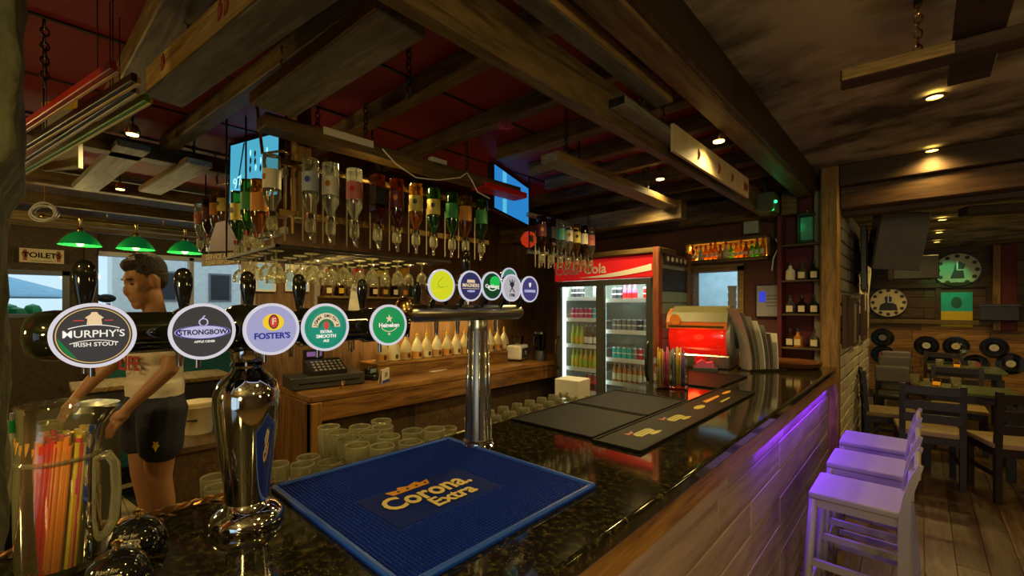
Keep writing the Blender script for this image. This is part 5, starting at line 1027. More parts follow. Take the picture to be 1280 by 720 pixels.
def bartender():
    fdir = Vector((0.22, -0.97)); loc = P(194, 600, t=2.02)
    per = thing('person', 'bartender in a white T-shirt and dark shorts looking down with both hands lowered', 'person', (loc.x, loc.y, 0.0), math.atan2(fdir.y, fdir.x))
    per.scale = (0.80, 0.84, 1.0)
    B = MB()                                                     # local: +x forward, +y his left (camera side), +z up
    # trunk
    for c, r in (((0.0, 0, 0.98), (0.105, 0.155, 0.12)), ((0.0, 0, 1.12), (0.098, 0.14, 0.14)), ((0.005, 0, 1.28), (0.11, 0.16, 0.14)), ((0.0, 0, 1.40), (0.10, 0.175, 0.10)), ((-0.01, 0, 1.475), (0.07, 0.13, 0.05))): B.ell(c, r)
    limb(B, [(-0.01, 0, 1.46), (0.01, 0, 1.56), (0.02, 0, 1.60)], [0.058, 0.052, 0.052])
    HT = Matrix.Rotation(0.26, 3, 'Y')                            # head bent down
    hc = Vector((0.045, 0, 1.66))
    def hp(p): return hc+HT @ Vector(p)
    B.ell(hp((-0.012, 0, 0.035)), (0.098, 0.076, 0.095), M=HT.to_4x4()); B.ell(hp((0.025, 0, -0.03)), (0.068, 0.058, 0.082), M=HT.to_4x4())
    B.ell(hp((0.062, 0, -0.088)), (0.026, 0.032, 0.024), M=HT.to_4x4())      # chin
    B.ell(hp((0.094, 0, -0.018)), (0.018, 0.012, 0.026), M=HT.to_4x4()); B.ell(hp((0.086, 0, 0.010)), (0.012, 0.010, 0.03), M=HT.to_4x4())   # nose
    B.ell(hp((0.080, 0, 0.034)), (0.014, 0.05, 0.012), M=HT.to_4x4())        # brow
    B.ell(hp((0.083, 0, -0.052)), (0.014, 0.024, 0.008), M=HT.to_4x4()); B.ell(hp((0.080, 0, -0.064)), (0.014, 0.022, 0.008), M=HT.to_4x4())  # lips
    for s in (1, -1):
        B.ell(hp((0.052, s*0.045, -0.014)), (0.022, 0.014, 0.020), M=HT.to_4x4()); B.ell(hp((-0.012, s*0.076, -0.004)), (0.020, 0.010, 0.033), M=HT.to_4x4())
    # legs
    for s in (1, -1):
        limb(B, [(0.0, s*0.085, 0.93), (0.015, s*0.092, 0.72), (0.02, s*0.095, 0.50), (0.0, s*0.095, 0.36), (-0.012, s*0.095, 0.22), (-0.01, s*0.095, 0.09)], [0.098, 0.082, 0.060, 0.056, 0.046, 0.036])
        limb(B, [(-0.03, s*0.097, 0.045), (0.06, s*0.105, 0.04), (0.16, s*0.115, 0.028)], [0.040, 0.042, 0.026])
    # arms: shoulder, elbow, wrist, then hand with five fingers
    arms = {1: [(-0.01, 0.185, 1.43), (0.005, 0.235, 1.31), (0.04, 0.255, 1.19), (0.12, 0.235, 1.09), (0.20, 0.21, 0.99)], -1: [(-0.01, -0.185, 1.43), (0.05, -0.225, 1.31), (0.12, -0.225, 1.20), (0.22, -0.16, 1.12), (0.31, -0.09, 1.03)]}
    for s, a_ in arms.items():
        limb(B, a_, [0.058, 0.049, 0.042, 0.036, 0.026])
        w = Vector(a_[-1]); d = (w-Vector(a_[-2])).normalized(); d = (d+Vector((0.15, 0, -0.55))).normalized(); sd_ = Vector((-0.25, 0.95, 0.1)); sd_ = (sd_-d*sd_.dot(d)).normalized(); nn = d.cross(sd_)
        limb(B, [w, w+d*0.045, w+d*0.085], [0.024, 0.030, 0.027])
        B.ell(w+d*0.05, (0.036, 0.036, 0.022))
        dn = Vector((0.1, 0, -1.0))
        for k, (o_, L_) in enumerate(((-0.030, 0.062), (-0.010, 0.075), (0.010, 0.080), (0.030, 0.072))):
            b0 = w+d*0.082+sd_*o_; b1 = b0+d*L_*0.5; b2 = b1+(d+dn*0.6).normalized()*L_*0.35; b3 = b2+(d+dn*1.3).normalized()*L_*0.28
            limb(B, [b0, b1, b2, b3], [0.0105, 0.0095, 0.0088, 0.0075], 8)
        b0 = w+d*0.025-sd_*s*0.030; limb(B, [b0, b0+(d*0.7-sd_*s*0.7).normalized()*0.04, b0+(d*0.7-sd_*s*0.7).normalized()*0.04+(d+dn*0.3).normalized()*0.035], [0.013, 0.011, 0.009], 8)
    link('body', zmap(remesh(B, 'body', M['skin'], 0.0075, 3)), per)
    # T-shirt
    T = MB()
    for c, r in (((0.0, 0, 1.06), (0.128, 0.178, 0.14)), ((0.0, 0, 1.16), (0.122, 0.168, 0.15)), ((0.008, 0, 1.29), (0.132, 0.182, 0.15)), ((0.0, 0, 1.39), (0.122, 0.195, 0.105)), ((-0.008, 0, 1.46), (0.088, 0.155, 0.062))): T.ell(c, r, 24, 14)
    T.lathe([(0.165, 0.95), (0.168, 1.1)], 28, M=Matrix.Diagonal((0.76, 1.04, 1, 1)))
    for s, a_ in arms.items(): limb(T, [a_[0], Vector(a_[1])], [0.074, 0.068])
    sh_ = link('t_shirt', zmap(remesh(T, 't_shirt', M['tshirt'], 0.009, 5)), per)
    # print on the chest: bold red letters on the camera side
    rp = pm('red shirt print', (0.38, 0.05, 0.04), 0.7)
    text('LIFE', 0.085, rp, per, (0.140, 0.055, 1.30), (PI/2, 0, PI/2+0.28), 0.03); 
    # shorts
    S = MB(); S.ell((0.0, 0, 0.95), (0.130, 0.178, 0.105), 24, 12)
    for s in (1, -1): limb(S, [(0.0, s*0.088, 0.92), (0.012, s*0.098, 0.80), (0.015, s*0.105, 0.70)], [0.118, 0.110, 0.104])
    S.lathe([(0.170, 0.93), (0.168, 1.02)], 28, M=Matrix.Diagonal((0.76, 1.03, 1, 1)))
    st_ = link('shorts', zmap(remesh(S, 'shorts', M['navy'], 0.009, 3)), per)
    MB().prism([(-0.016, 0), (-0.006, -0.012), (0, -0.026), (0.006, -0.012), (0.016, 0), (0.008, 0.008), (0.011, 0.02), (0, 0.014), (-0.011, 0.02), (-0.008, 0.008)], 0, 0.003).obj('crest', M['yellow'], per, (0.075, 0.195, zm(0.735)), (PI/2, 0, 2.5))
    # hair: short cap with a fringe
    Hh = MB(); Hh.ell(hp((-0.018, 0, 0.045)), (0.099, 0.079, 0.088), M=HT.to_4x4()); Hh.ell(hp((0.040, 0, 0.092)), (0.052, 0.058, 0.032), M=HT.to_4x4()); Hh.ell(hp((-0.058, 0, 0.012)), (0.050, 0.068, 0.062), M=HT.to_4x4())
    for k in range(26):
        a_ = random.uniform(-1.4, 1.4); e_ = random.uniform(0.3, 1.3); Hh.ell(hp((-0.015+0.095*math.cos(a_)*math.cos(e_), 0.078*math.sin(a_)*math.cos(e_), 0.047+0.086*math.sin(e_))), (0.014, 0.013, 0.011), 8, 6)
    hm_ = remesh(Hh, 'hair', M['hair'], 0.007, 2)
    # trim the hair where the face is
    bm = bmesh.new(); bm.from_mesh(hm_); inv = HT.transposed()
    kill = [f for f in bm.faces if (lambda q_: (q_.z < 0.052 and q_.x > 0.040) or (q_.z < 0.02 and q_.x > -0.012))(inv @ (f.calc_center_median()-hc))]
    bmesh.ops.delete(bm, geom=kill, context='FACES'); bm.to_mesh(hm_); bm.free()
    link('hair', hm_, per)
    for s in (1, -1):
        MB().ell((0, 0, 0), (0.006, 0.011, 0.005), 10, 8).obj('eye', M['char'], per, hp((0.076, s*0.030, 0.008))); MB().ell((0, 0, 0), (0.010, 0.020, 0.004), 8, 6).obj('eyebrow', M['hair'], per, hp((0.085, s*0.030, 0.032)))
        # trainers
        MB().rbox(-0.09, 0.19, s*0.10-0.05, s*0.10+0.05, 0, 0.03, 0.012, 2).ell((0.03, s*0.10, 0.04), (0.12, 0.05, 0.045)).obj('shoe', M['char'], per, (0, 0, zm(0)))
bartender()
pl_ = P(194, 600, t=2.02); sp_ = thing('wooden_step', 'low wooden step behind the bar under the bartender', 'step', (pl_.x, pl_.y, 0))
MB().rbox(-0.24, 0.24, -0.28, 0.24, zm(0)-0.04, zm(0)-0.001, 0.005).obj('tread', M['beam'], sp_)
for sx in (-1, 1): MB().rbox(sx*0.2-0.02, sx*0.2+0.02, -0.25, 0.21, 0, zm(0)-0.04, 0.004).obj('side_panel', M['beam'], sp_)
# ================================================================ DRINKS FRIDGE
FX0, FX1, FY = -2.60, -1.585, 3.40
W = FX1-FX0; D = 0.72
fg = thing('drinks_fridge', 'double door drinks fridge with a red Coca-Cola header', 'fridge', (FX0, FY, 0))
blk = pm('fridge frame', (0.045, 0.05, 0.045), 0.4); fin = pm('white fridge liner', (0.72, 0.78, 0.74), 0.5, var=0)
MB().box(0, 0.05, 0.05, D, 0.12, 1.80).box(W-0.05, W, 0.05, D, 0.12, 1.80).box(0.05, W-0.05, D-0.04, D, 0.12, 1.80).box(0, W, 0.05, D, 0.0, 0.40).box(0, W, 0.05, D, 1.80, 1.98).obj('cabinet', fin, fg)
MB().rbox(0, W, 0.0, 0.06, 1.79, 1.975, 0.008).obj('header', pm('backlit red header', (0.50, 0.012, 0.014), 0.35, var=0.05, emit=(0.6, 0.01, 0.012), es=0.3), fg)
wv = MB(); n = 22; top = []; bot = []
for k in range(n+1):
    s = k/n; x = 0.30+s*(W-0.32); top.append((x, 1.815+0.085*s**1.6)); bot.append((x, 1.812+0.035*s+0.02*math.sin(PI*s)*(-1)))
MB().prism(top+bot[::-1], 0, 0.003).obj('wave', M['white'], fg, (0, -0.003, 0), (PI/2, 0, 0))
text('Coca-', 0.125, M['paper'], fg, (0.165, -0.004, 1.885), (PI/2, 0, 0), 0.012).data
cola = text('Cola', 0.125, M['paper'], fg, (0.455, -0.004, 1.885), (PI/2, 0, 0), 0.012)
for k in (0, 1):
    x0 = 0.03+k*(W-0.06)/2; x1 = x0+(W-0.06)/2
    d_ = MB().box(x0, x1, 0.0, 0.035, 0.40, 0.45).box(x0, x1, 0.0, 0.035, 1.735, 1.785).box(x0, x0+0.04, 0, 0.035, 0.45, 1.735).box(x1-0.04, x1, 0, 0.035, 0.45, 1.735).obj('door', blk, fg)
    MB().box(x0+0.04, x1-0.04, 0.015, 0.02, 0.45, 1.735).obj('pane', M['pane'], d_)
    hx = x1-0.02 if k == 1 else x0+0.02
    MB().tube([(hx, 0.0, 0.95), (hx, -0.035, 0.98), (hx, -0.045, 1.05), (hx, -0.045, 1.16), (hx, -0.035, 1.23), (hx, 0.0, 1.26)], 0.010, 8).obj('handle', M['black'], d_)
MB().box(0.05, 0.075, 0.06, 0.085, 0.45, 1.75).box(W/2-0.012, W/2+0.012, 0.06, 0.085, 0.45, 1.75).box(W-0.075, W-0.05, 0.06, 0.085, 0.45, 1.75).obj('tube_light', M['lamp_white'], fg)
MB().box(0, W, -0.002, 0.05, 0.05, 0.40).obj('grille', blk, fg)
lamp('AREA', 'fridge_lamp', (FX0+W/2, FY+0.12, 1.74), 4.0, (0.82, 1.0, 0.90), 0.8, (0.35, 0, 0), size_y=0.12)
LZ = [0.55, 0.74, 0.95, 1.17, 1.42, 1.62]
RZ = [0.60, 0.86, 1.07, 1.32, 1.60]
for zz, (a_, b_) in [(z, (0.055, W/2-0.005)) for z in LZ]+[(z, (W/2+0.005, W-0.055)) for z in RZ]:
    MB().box(a_, b_, 0.10, D-0.06, zz-0.012, zz).box(a_, b_, 0.095, 0.10, zz-0.016, zz+0.022).obj('shelf', M['white'], fg)
def can_mesh(col): return MB().lathe([(0.024, 0), (0.031, 0.008), (0.031, 0.105), (0.025, 0.115)], 14)
def can(col_m):
    mb = MB(); mb.mi = 0; mb.lathe([(0.031, 0.008), (0.031, 0.105)], 14, cap0=False, cap1=False); mb.mi = 1; mb.lathe([(0.024, 0), (0.031, 0.008)], 14, cap1=False); mb.lathe([(0.031, 0.105), (0.025, 0.115)], 14, cap0=False); mb.mi = 2; mb.lathe([(0.0313, 0.055), (0.0313, 0.066)], 14, cap0=False, cap1=False)
    return mb.mesh('can', [col_m, M['silver'], M['paper']])
def bott(glass_m, lab_m, cap_m, h=0.20, r=0.029):
    mb = MB(); mb.lathe([(r*0.9, 0), (r, 0.006), (r, h*0.55), (r*0.45, h*0.75), (r*0.4, h*0.95)], 14); mb.mi = 1; mb.lathe([(r+0.0006, h*0.15), (r+0.0006, h*0.45)], 14, cap0=False, cap1=False); mb.mi = 2; mb.lathe([(r*0.46, h*0.94), (r*0.46, h)], 10)
    return mb.mesh('bottle', [glass_m, lab_m, cap_m])
KD = {'pink can': (can(M['pink']), 'can'), 'cyan can': (can(M['cyan']), 'can'), 'dark can': (can(M['char']), 'can'), 'silver striped can': (can(M['grey']), 'can'), 'red can': (can(M['redp']), 'can'),
      'lime green bottle': (bott(M['lime'], M['yellow'], M['green']), 'bottle'), 'dark brown bottle': (bott(M['brown'], M['paper'], M['silver']), 'bottle'), 'yellow bottle': (bott(M['yellow'], M['lime'], M['char']), 'bottle'),
      'amber bottle': (bott(M['amber'], M['cream'], M['orange']), 'bottle'), 'pink drink bottle': (bott(M['pink'], M['redp'], M['paper'], 0.15), 'bottle'), 'tonic bottle': (bott(M['lime'], M['cream'], M['yellow'], 0.14, 0.03), 'bottle'), 'red bottle': (bott(M['redp'], M['brown'], M['paper'], 0.17), 'bottle')}
SHN = {0: 'lowest', 1: 'second lowest', 2: 'third', 3: 'fourth', 4: 'fifth', 5: 'top'}
def row(side, i, kinds, z):
    a_, b_ = (0.11, W/2-0.05) if side == 'left' else (W/2+0.06, W-0.10)
    kinds = [k_ for i_, k_ in enumerate(kinds) for _ in range(2 if i_ % 2 == 0 else 1)] if len(kinds) == 5 else kinds+kinds[-2:]
    n_ = len(kinds)
    for k, kd in enumerate(kinds):
        if kd is None: continue
        me, cat = KD[kd]
        o = link('drink_'+cat, me, None, (FX0+a_+(b_-a_)*k/(n_-1), FY+0.16+random.uniform(-0.006, 0.006), z+0.001), (0, 0, random.uniform(-0.5, 0.5))); o.scale = (0.80, 0.80, 1.0)
        tag(o, kd+' on the '+SHN[i]+' shelf behind the '+side+' fridge door', cat, 'drinks in the fridge')
row('left', 5, ['dark can', 'dark can', None, 'silver striped can', None], LZ[5]); row('left', 4, ['pink can', 'pink can', 'pink can', 'cyan can', 'cyan can'], LZ[4])
row('left', 3, ['lime green bottle', 'lime green bottle', 'dark brown bottle', 'dark brown bottle', 'dark brown bottle'], LZ[3]); row('left', 2, ['lime green bottle', 'yellow bottle', 'yellow bottle', 'yellow bottle', 'dark brown bottle'], LZ[2])
row('left', 1, [None, None, 'red bottle', 'red bottle', None], LZ[1]); row('left', 0, ['tonic bottle', 'tonic bottle', 'tonic bottle', 'tonic bottle', 'tonic bottle'], LZ[0])
row('right', 4, ['dark can', 'pink drink bottle', 'pink drink bottle', None, 'red can'], RZ[4]); row('right', 3, ['silver striped can', 'silver striped can', 'silver striped can', 'silver striped can', 'silver striped can', 'dark can'], RZ[3])
row('right', 2, ['cyan can', 'cyan can', 'cyan can', 'cyan can', 'silver striped can', 'red can'], RZ[2]); row('right', 1, ['amber bottle']*6, RZ[1]); row('right', 0, ['red bottle', 'red bottle', 'red bottle', 'red bottle', 'tonic bottle', 'tonic bottle'], RZ[0])
# timber housing of the fridge
hs = thing('fridge_housing', 'timber housing around the fridge with a reddish side post and grey slats', 'cabinet', (FX1, FY, 0))
MB().rbox(0.005, 0.055, -0.04, 0.04, 0, 2.03, 0.006).obj('front_post', wood('red brown post', (0.14, 0.035, 0.015), (0.32, 0.10, 0.04), 'z'), hs)
MB().rbox(-1.02, 0.06, -0.03, 0.30, 1.985, 2.03, 0.006).obj('top_board', M['beam'], hs)
MB().rbox(0.01, 0.05, 0.60, 0.68, 0, 2.03, 0.006).obj('rear_post', M['beam_z'], hs)
for k in range(12): MB().rbox(0.012, 0.035, 0.06, 0.60, 0.70+k*0.098, 0.79+k*0.098, 0.004).obj('slat', M['teal2'] if k < 10 else M['char'], hs)
MB().box(0.05, 0.056, 0.08, 0.58, 1.90, 1.99).obj('badge_strip', M['char'], hs)
for k in range(5): MB().disc(0.02, 0, 0.004, 14).obj('badge_dot', M['paper'], hs, (0.056, 0.14+k*0.09, 1.945), BR)
fp = P(661, 300, x=-2.35)
lr = thing('red_lantern', 'small red glowing ornament beside the blue screen', 'ornament', (fp.x, fp.y, fp.z-0.06)); MB().lathe([(0.02, 0), (0.06, 0.03), (0.07, 0.07), (0.04, 0.12), (0.01, 0.13)], 14).obj('shade', pm('red lantern glass', (0.4, 0.02, 0.01), 0.3, emit=(0.8, 0.05, 0.01), es=0.3), lr); MB().disc(0.03, 0.0, 0.004, 14).obj('gold_disc', M['brass'], lr, (0.06, -0.04, 0.06), BR); MB().cyl((0, 0, 0.12), (0, 0, 2.62-fp.z+0.06), 0.003, n=6).obj('cord', M['iron'], lr)

# ================================================================ FAR END OF THE BAR
# straw jar
sj = thing('straw_jar', 'clear plastic jar of coloured straws at the end of the black mats', 'jar', P(838, 486, z=BZ))
MB().rbox(-0.085, 0.085, -0.05, 0.05, 0, 0.012, 0.003).box(-0.085, -0.081, -0.05, 0.05, 0.012, 0.17).box(0.081, 0.085, -0.05, 0.05, 0.012, 0.17).box(-0.081, 0.081, -0.05, -0.047, 0.012, 0.17).box(-0.081, 0.081, 0.047, 0.05, 0.012, 0.17).box(-0.002, 0.002, -0.047, 0.047, 0.012, 0.17).obj('body', M['glass'], sj)
sj.rotation_euler.z = 0.55; cjar = sj.location.copy()
s2 = {'yellow': smat['yellow'], 'pink': M['pink'], 'purple': M['purple'], 'grey': M['grey'], 'amber': smat['amber']}
Rz = Matrix.Rotation(0.55, 3, 'Z')
for k in range(34):
    lx = random.uniform(-0.07, 0.07); ly = random.uniform(-0.038, 0.038)
    c_ = ['yellow', 'amber', 'pink', 'grey', 'purple', 'yellow', 'purple'][min(6, int((lx+0.075)/0.15*7))]
    if abs(lx) < 0.008: lx += 0.012
    p0 = cjar+Rz @ Vector((lx, ly, 0.014)); p1 = cjar+Rz @ Vector((lx+random.uniform(-.004, .004), ly*0.95, random.uniform(0.20, 0.235)))
    tag(MB().tube([p0, p1], 0.0036, 6).obj('drinking_straw', s2[c_]), c_+' straw standing in the plastic jar by the fridge', 'straw', 'straws in the jar')
nb2 = thing('napkin_box', 'pink napkin stack in a low box beside the straw jar', 'napkins', (-1.12, 3.22, BZ), 0.4); MB().rbox(-0.08, 0.08, -0.06, 0.06, 0, 0.03, 0.004).obj('tray', M['char'], nb2); MB().prism([(-0.06, 0), (0.06, 0), (0.05, 0.04), (0.01, 0.03), (-0.02, 0.05), (-0.055, 0.03)], -0.04, 0.04, M=Matrix.Translation((0, 0, 0.03)) @ Matrix.Rotation(PI/2, 4, 'X')).obj('napkins', M['pink'], nb2)
# slush machine: horizontal glowing drum
sl = thing('slush_machine', 'slush drink machine with a glowing red drum and amber cover', 'drink machine', (-1.24, 3.52, BZ), 0.12)
MB().rbox(-0.20, 0.22, -0.17, 0.24, 0, 0.10, 0.01).obj('base', M['steel'], sl)
[MB().box(x, x+w, -0.172, -0.168, 0.02, 0.09).obj('drip_panel', M['redp'], sl) for x, w in ((-0.15, 0.05), (-0.02, 0.08))]
RY = Matrix.Rotation(PI/2, 4, 'Y')
drum = pm('red lit drum', (0.5, 0.01, 0.005), 0.15, var=0.05, emit=(1.0, 0.012, 0.004), es=0.36, coat=0.5)
MB().lathe([(0.02, -0.22), (0.155, -0.218), (0.165, -0.20), (0.165, 0.17), (0.155, 0.19), (0.02, 0.192)], 32, M=Matrix.Translation((0, 0, 0.235)) @ RY).obj('drum', drum, sl)
cov = MB().prism([(-0.172, 0.05), (-0.176, 0.10), (-0.15, 0.16), (-0.06, 0.205), (0.10, 0.205), (0.165, 0.155), (0.176, 0.05)], -0.23, 0.20, M=Matrix.Translation((0, 0, 0.24)) @ RY @ Matrix.Rotation(PI/2, 4, 'Z'))
cov.obj('cover', pm('amber cover', (0.40, 0.14, 0.03), 0.25, emit=(1.0, 0.22, 0.03), es=0.10), sl)
MB().box(-0.215, 0.18, -0.178, -0.172, 0.30, 0.315).obj('trim_strip', M['brass'], sl)
MB().prism([(-0.182, 0.10), (-0.155, 0.17), (-0.06, 0.218), (0.10, 0.218), (0.17, 0.165), (0.182, 0.10)], -0.20, 0.205, M=Matrix.Translation((0, 0, 0.245)) @ RY @ Matrix.Rotation(PI/2, 4, 'Z')).obj('lid', pm('grey green lid', (0.16, 0.15, 0.08), 0.35), sl)
MB().lathe([(0.02, 0.19), (0.175, 0.192), (0.18, 0.22), (0.16, 0.235), (0.09, 0.24)], 30, M=Matrix.Translation((0, 0, 0.235)) @ RY).obj('end_housing', M['grey'], sl)
MB().lathe([(0.09, 0.24), (0.085, 0.252), (0.02, 0.255)], 24, M=Matrix.Translation((0, 0, 0.235)) @ RY).obj('end_cap', M['char'], sl)
MB().disc(0.04, 0, 0.004, 24).obj('logo_disc', M['orange'], sl, (-0.16, -0.186, 0.36), (PI/2, 0, 0))
lamp('POINT', 'slush_drum_lamp', (-1.22, 3.28, BZ+0.22), 0.7, (1.0, 0.05, 0.01), 0.05)
# cups behind the hatch
cu = MB().lathe([(0.03, 0), (0.042, 0.11), (0.044, 0.112)], 18).mesh('paper_cup', M['paper'])
hsft = thing('hatch_counter', 'steel counter inside the kitchen hatch', 'counter', (-1.62, 4.5, 0)); MB().rbox(0, 0.95, 0, 0.4, 1.0, 1.04, 0.005).obj('top', M['steel'], hsft); MB().box(0.02, 0.93, 0.03, 0.38, 0, 1.0).obj('body', M['grey'], hsft)
for k, (x, z) in enumerate([(0.26, 0.0), (0.36, 0.0)]):
    for j in range(9): tag(link('paper_cup', cu, None, (-1.62+x, 4.66, 1.04+z+j*0.075)), 'white paper cup in the stacks standing in the kitchen hatch', 'cup', 'paper cups in the hatch')
# menus in a rack leaning on the bar end
mr = thing('menu_rack', 'black wire rack of tall menus beside the slush machine', 'rack', P(952, 463, z=BZ), 0.9)
MB().box(-0.14, 0.14, -0.07, -0.062, 0, 0.018).box(-0.14, 0.14, 0.062, 0.07, 0, 0.018).box(-0.14, 0.14, -0.07, 0.07, 0, 0.006).obj('rack', M['iron'], mr)
mcol = [M['grey'], pm('grey brown menu', (0.20, 0.16, 0.13), 0.5), pm('grey menu', (0.34, 0.31, 0.27), 0.5), M['paper'], M['grey'], pm('taupe menu', (0.25, 0.20, 0.16), 0.5), M['paper']]
for k in range(7):
    a_ = -0.12+k*0.034; ln = 0.16-0.024*k
    p = mr.location+Vector((math.cos(0.9)*a_, math.sin(0.9)*a_, 0.008)); t = thing('menu', ['grey', 'grey brown', 'pale grey', 'cream', 'mid grey', 'taupe', 'white'][k]+' tall menu leaning in the rack, '+['first', 'second', 'third', 'fourth', 'fifth', 'sixth', 'last'][k]+' from the slush machine', 'menu', p, (0, 0, 0.9), 'menus in the rack')
    Hm = 0.44-0.03*k if k < 5 else 0.26
    mb = MB(); seg = 6; vs_ = []; 
    for i in range(seg+1):
        s = i/seg; vs_ += [(-ln*s*s*0.75, -0.055, Hm*s), (-ln*s*s*0.75, 0.055, Hm*s), (-ln*s*s*0.75+0.006, 0.055, Hm*s), (-ln*s*s*0.75+0.006, -0.055, Hm*s)]
    fs_ = [(4*i+a, 4*i+(a+1) % 4, 4*i+4+(a+1) % 4, 4*i+4+a) for i in range(seg) for a in range(4)]+[(0, 1, 2, 3), (4*seg, 4*seg+3, 4*seg+2, 4*seg+1)]
    mb.add(vs_, fs_, False); mb.obj('sheet', mcol[k], t)
fm = pm('glossy print', (0.45, 0.44, 0.46), 0.25)
nt_ = thing('framed_notice', 'framed notice with a small blue lit patch beside the red niche shelves', 'picture', P(962, 376, y=4.34))
MB().box(-0.10, 0.10, -0.008, 0.012, -0.135, 0.135).obj('sheet', fm, nt_); MB().box(-0.11, 0.11, -0.014, 0.01, 0.135, 0.145).box(-0.11, 0.11, -0.014, 0.01, -0.145, -0.135).box(-0.11, -0.10, -0.014, 0.01, -0.135, 0.135).box(0.10, 0.11, -0.014, 0.01, -0.135, 0.135).obj('frame', M['black'], nt_)
MB().box(-0.08, -0.03, -0.010, -0.008, -0.01, 0.08).obj('blue_patch', emis('lit blue patch', (0.03, 0.06, 0.8), 0.5), nt_)
for k in range(4): MB().box(-0.02, 0.08, -0.0095, -0.008, 0.04-k*0.03, 0.05-k*0.03).obj('print_line', M['grey'], nt_)
tag(MB().rbox(-0.06, 0.06, -0.05, 0.03, -0.07, 0.07, 0.006).obj('alarm_box', pm('pale grey green plastic', (0.35, 0.40, 0.30), 0.5), None, P(940, 283, y=4.30)), 'pale plastic alarm box high beside the hatch', 'box')
# glowing shelf of miniatures over the hatch
a = P(862, 327, y=4.30); b = P(962, 298, y=4.30)
ml = thing('miniature_shelf', 'lit wooden box shelf of miniature bottles above the kitchen hatch', 'shelf', (a.x, 4.22, a.z)); Wm = b.x-a.x; Hm = b.z-a.z
MB().box(0, Wm, 0.10, 0.13, 0, Hm).obj('back', M['gold_plank'], ml); MB().box(-0.02, Wm, 0, 0.13, -0.03, 0).obj('shelf_board', M['beam'], ml); MB().box(-0.02, Wm, 0, 0.13, Hm, Hm+0.025).obj('top_board', M['beam'], ml); MB().box(-0.02, 0, 0, 0.13, 0, Hm).box(Wm, Wm+0.02, 0, 0.13, 0, Hm).obj('side_board', M['beam'], ml)
MB().box(0.01, Wm-0.01, 0.085, 0.098, 0.001, 0.012).box(0.002, 0.012, 0.08, 0.098, 0.01, Hm-0.01).obj('led_strip', M['led_orange'], ml)
lamp('AREA', 'miniature_led_lamp', (a.x+Wm/2, 4.28, a.z+0.015), 1.6, (1.0, 0.5, 0.06), Wm*0.9, (PI, 0, 0), size_y=0.02)
mcs = [('amber', M['whisky']), ('green', M['gglass']), ('brown', M['bglass']), ('clear', M['vodka']), ('pale gold', M['cream']), ('orange', M['orange'])]
mbt = {n_: (MB().lathe([(0.022, 0), (0.024, 0.004), (0.024, 0.07), (0.010, 0.10), (0.009, 0.125)], 12).mesh('bottle_body', m_)) for n_, m_ in mcs}; mcap = MB().lathe([(0.011, 0.12), (0.011, 0.145)], 10).mesh('cap', M['redp']); mlab = MB().box(0.0, 0.03, -0.0255, -0.022, 0.02, 0.05).mesh('bottle_label', M['paper'])
for k in range(15):
    n_ = mcs[random.randint(0, 5)][0]; t = thing('miniature_bottle', n_+' miniature bottle on the lit shelf above the hatch', 'bottle', (a.x+0.04+(Wm-0.08)*k/14, 4.255+random.uniform(-.012, .012), a.z), 0, 'miniatures on the lit shelf'); s = random.uniform(0.9, 1.25); t.scale = (1, 1, s)
    link('bottle_body', mbt[n_], t); link('cap', mcap, t); link('bottle_label', mlab, t, (-0.015, 0, 0))
# red niche with shelves
a = P(978, 440, y=4.2); b = P(1022, 277, y=4.2)
nx0, nx1 = a.x, -0.57
ni = thing('niche_shelves', 'red backed niche with four shelves of bottles beside the timber post', 'shelf', (nx0, 4.16, 0)); Wn = nx1-nx0
MB().box(0, Wn, 0.17, 0.20, 1.09, 2.55).obj('back', M['red_wall'], ni); MB().box(-0.03, 0, 0, 0.20, 1.09, 2.55).obj('side_board', M['red_wall'], ni)
SZ = [P(1000, v, y=4.2).z for v in (434, 392, 350, 305)]
for z in SZ: MB().rbox(0, Wn, 0.0, 0.17, z-0.018, z, 0.003).obj('shelf_board', M['wall_dark'], ni)
nb_m = MB().lathe([(0.034, 0), (0.036, 0.006), (0.036, 0.075), (0.014, 0.10), (0.012, 0.125)], 16); ncap = MB().lathe([(0.014, 0.123), (0.014, 0.15)], 12).mesh('cap', M['char']); nlab = MB().box(-0.022, 0.022, -0.038, -0.033, 0.015, 0.065).mesh('bottle_label', M['cream'])
pos = ['left', 'middle', 'right']
for r, (lst, w_) in enumerate([(['amber', 'gold', None, 'clear'], 'bottom'), (['clear', 'dark', 'green'], 'second'), (['white', 'clear', 'green'], 'third')]):
    for k, c in enumerate(lst):
        if c is None: continue
        mm_ = {'amber': M['whisky'], 'gold': M['amber'], 'clear': M['vodka'], 'dark': M['rum'], 'green': M['gglass'], 'white': M['paper']}[c]
        t = thing('spirit_bottle', c+' spirit bottle on the '+w_+' niche shelf, '+['leftmost', 'second', 'third', 'against the post'][k], 'bottle', (nx0+0.05+k*(Wn-0.10)/(len(lst)-1), 4.23, SZ[r]), 0, 'bottles in the red niche')
        nb_m.obj('bottle_body', mm_, t); link('cap', ncap, t); link('bottle_label', nlab, t)
ck = thing('green_lantern', 'small green lit glass lantern clock on top of the niche', 'lantern', (nx0+0.17, 4.22, SZ[3])); MB().rbox(-0.055, 0.055, -0.05, 0.05, 0, 0.02, 0.004).rbox(-0.055, 0.055, -0.05, 0.05, 0.22, 0.245, 0.004).obj('frame', M['black'], ck)
for sx in (-1, 1):
    for sy in (-1, 1): MB().box(sx*0.05-0.005, sx*0.05+0.005, sy*0.045-0.005, sy*0.045+0.005, 0.02, 0.22).obj('post', M['black'], ck)
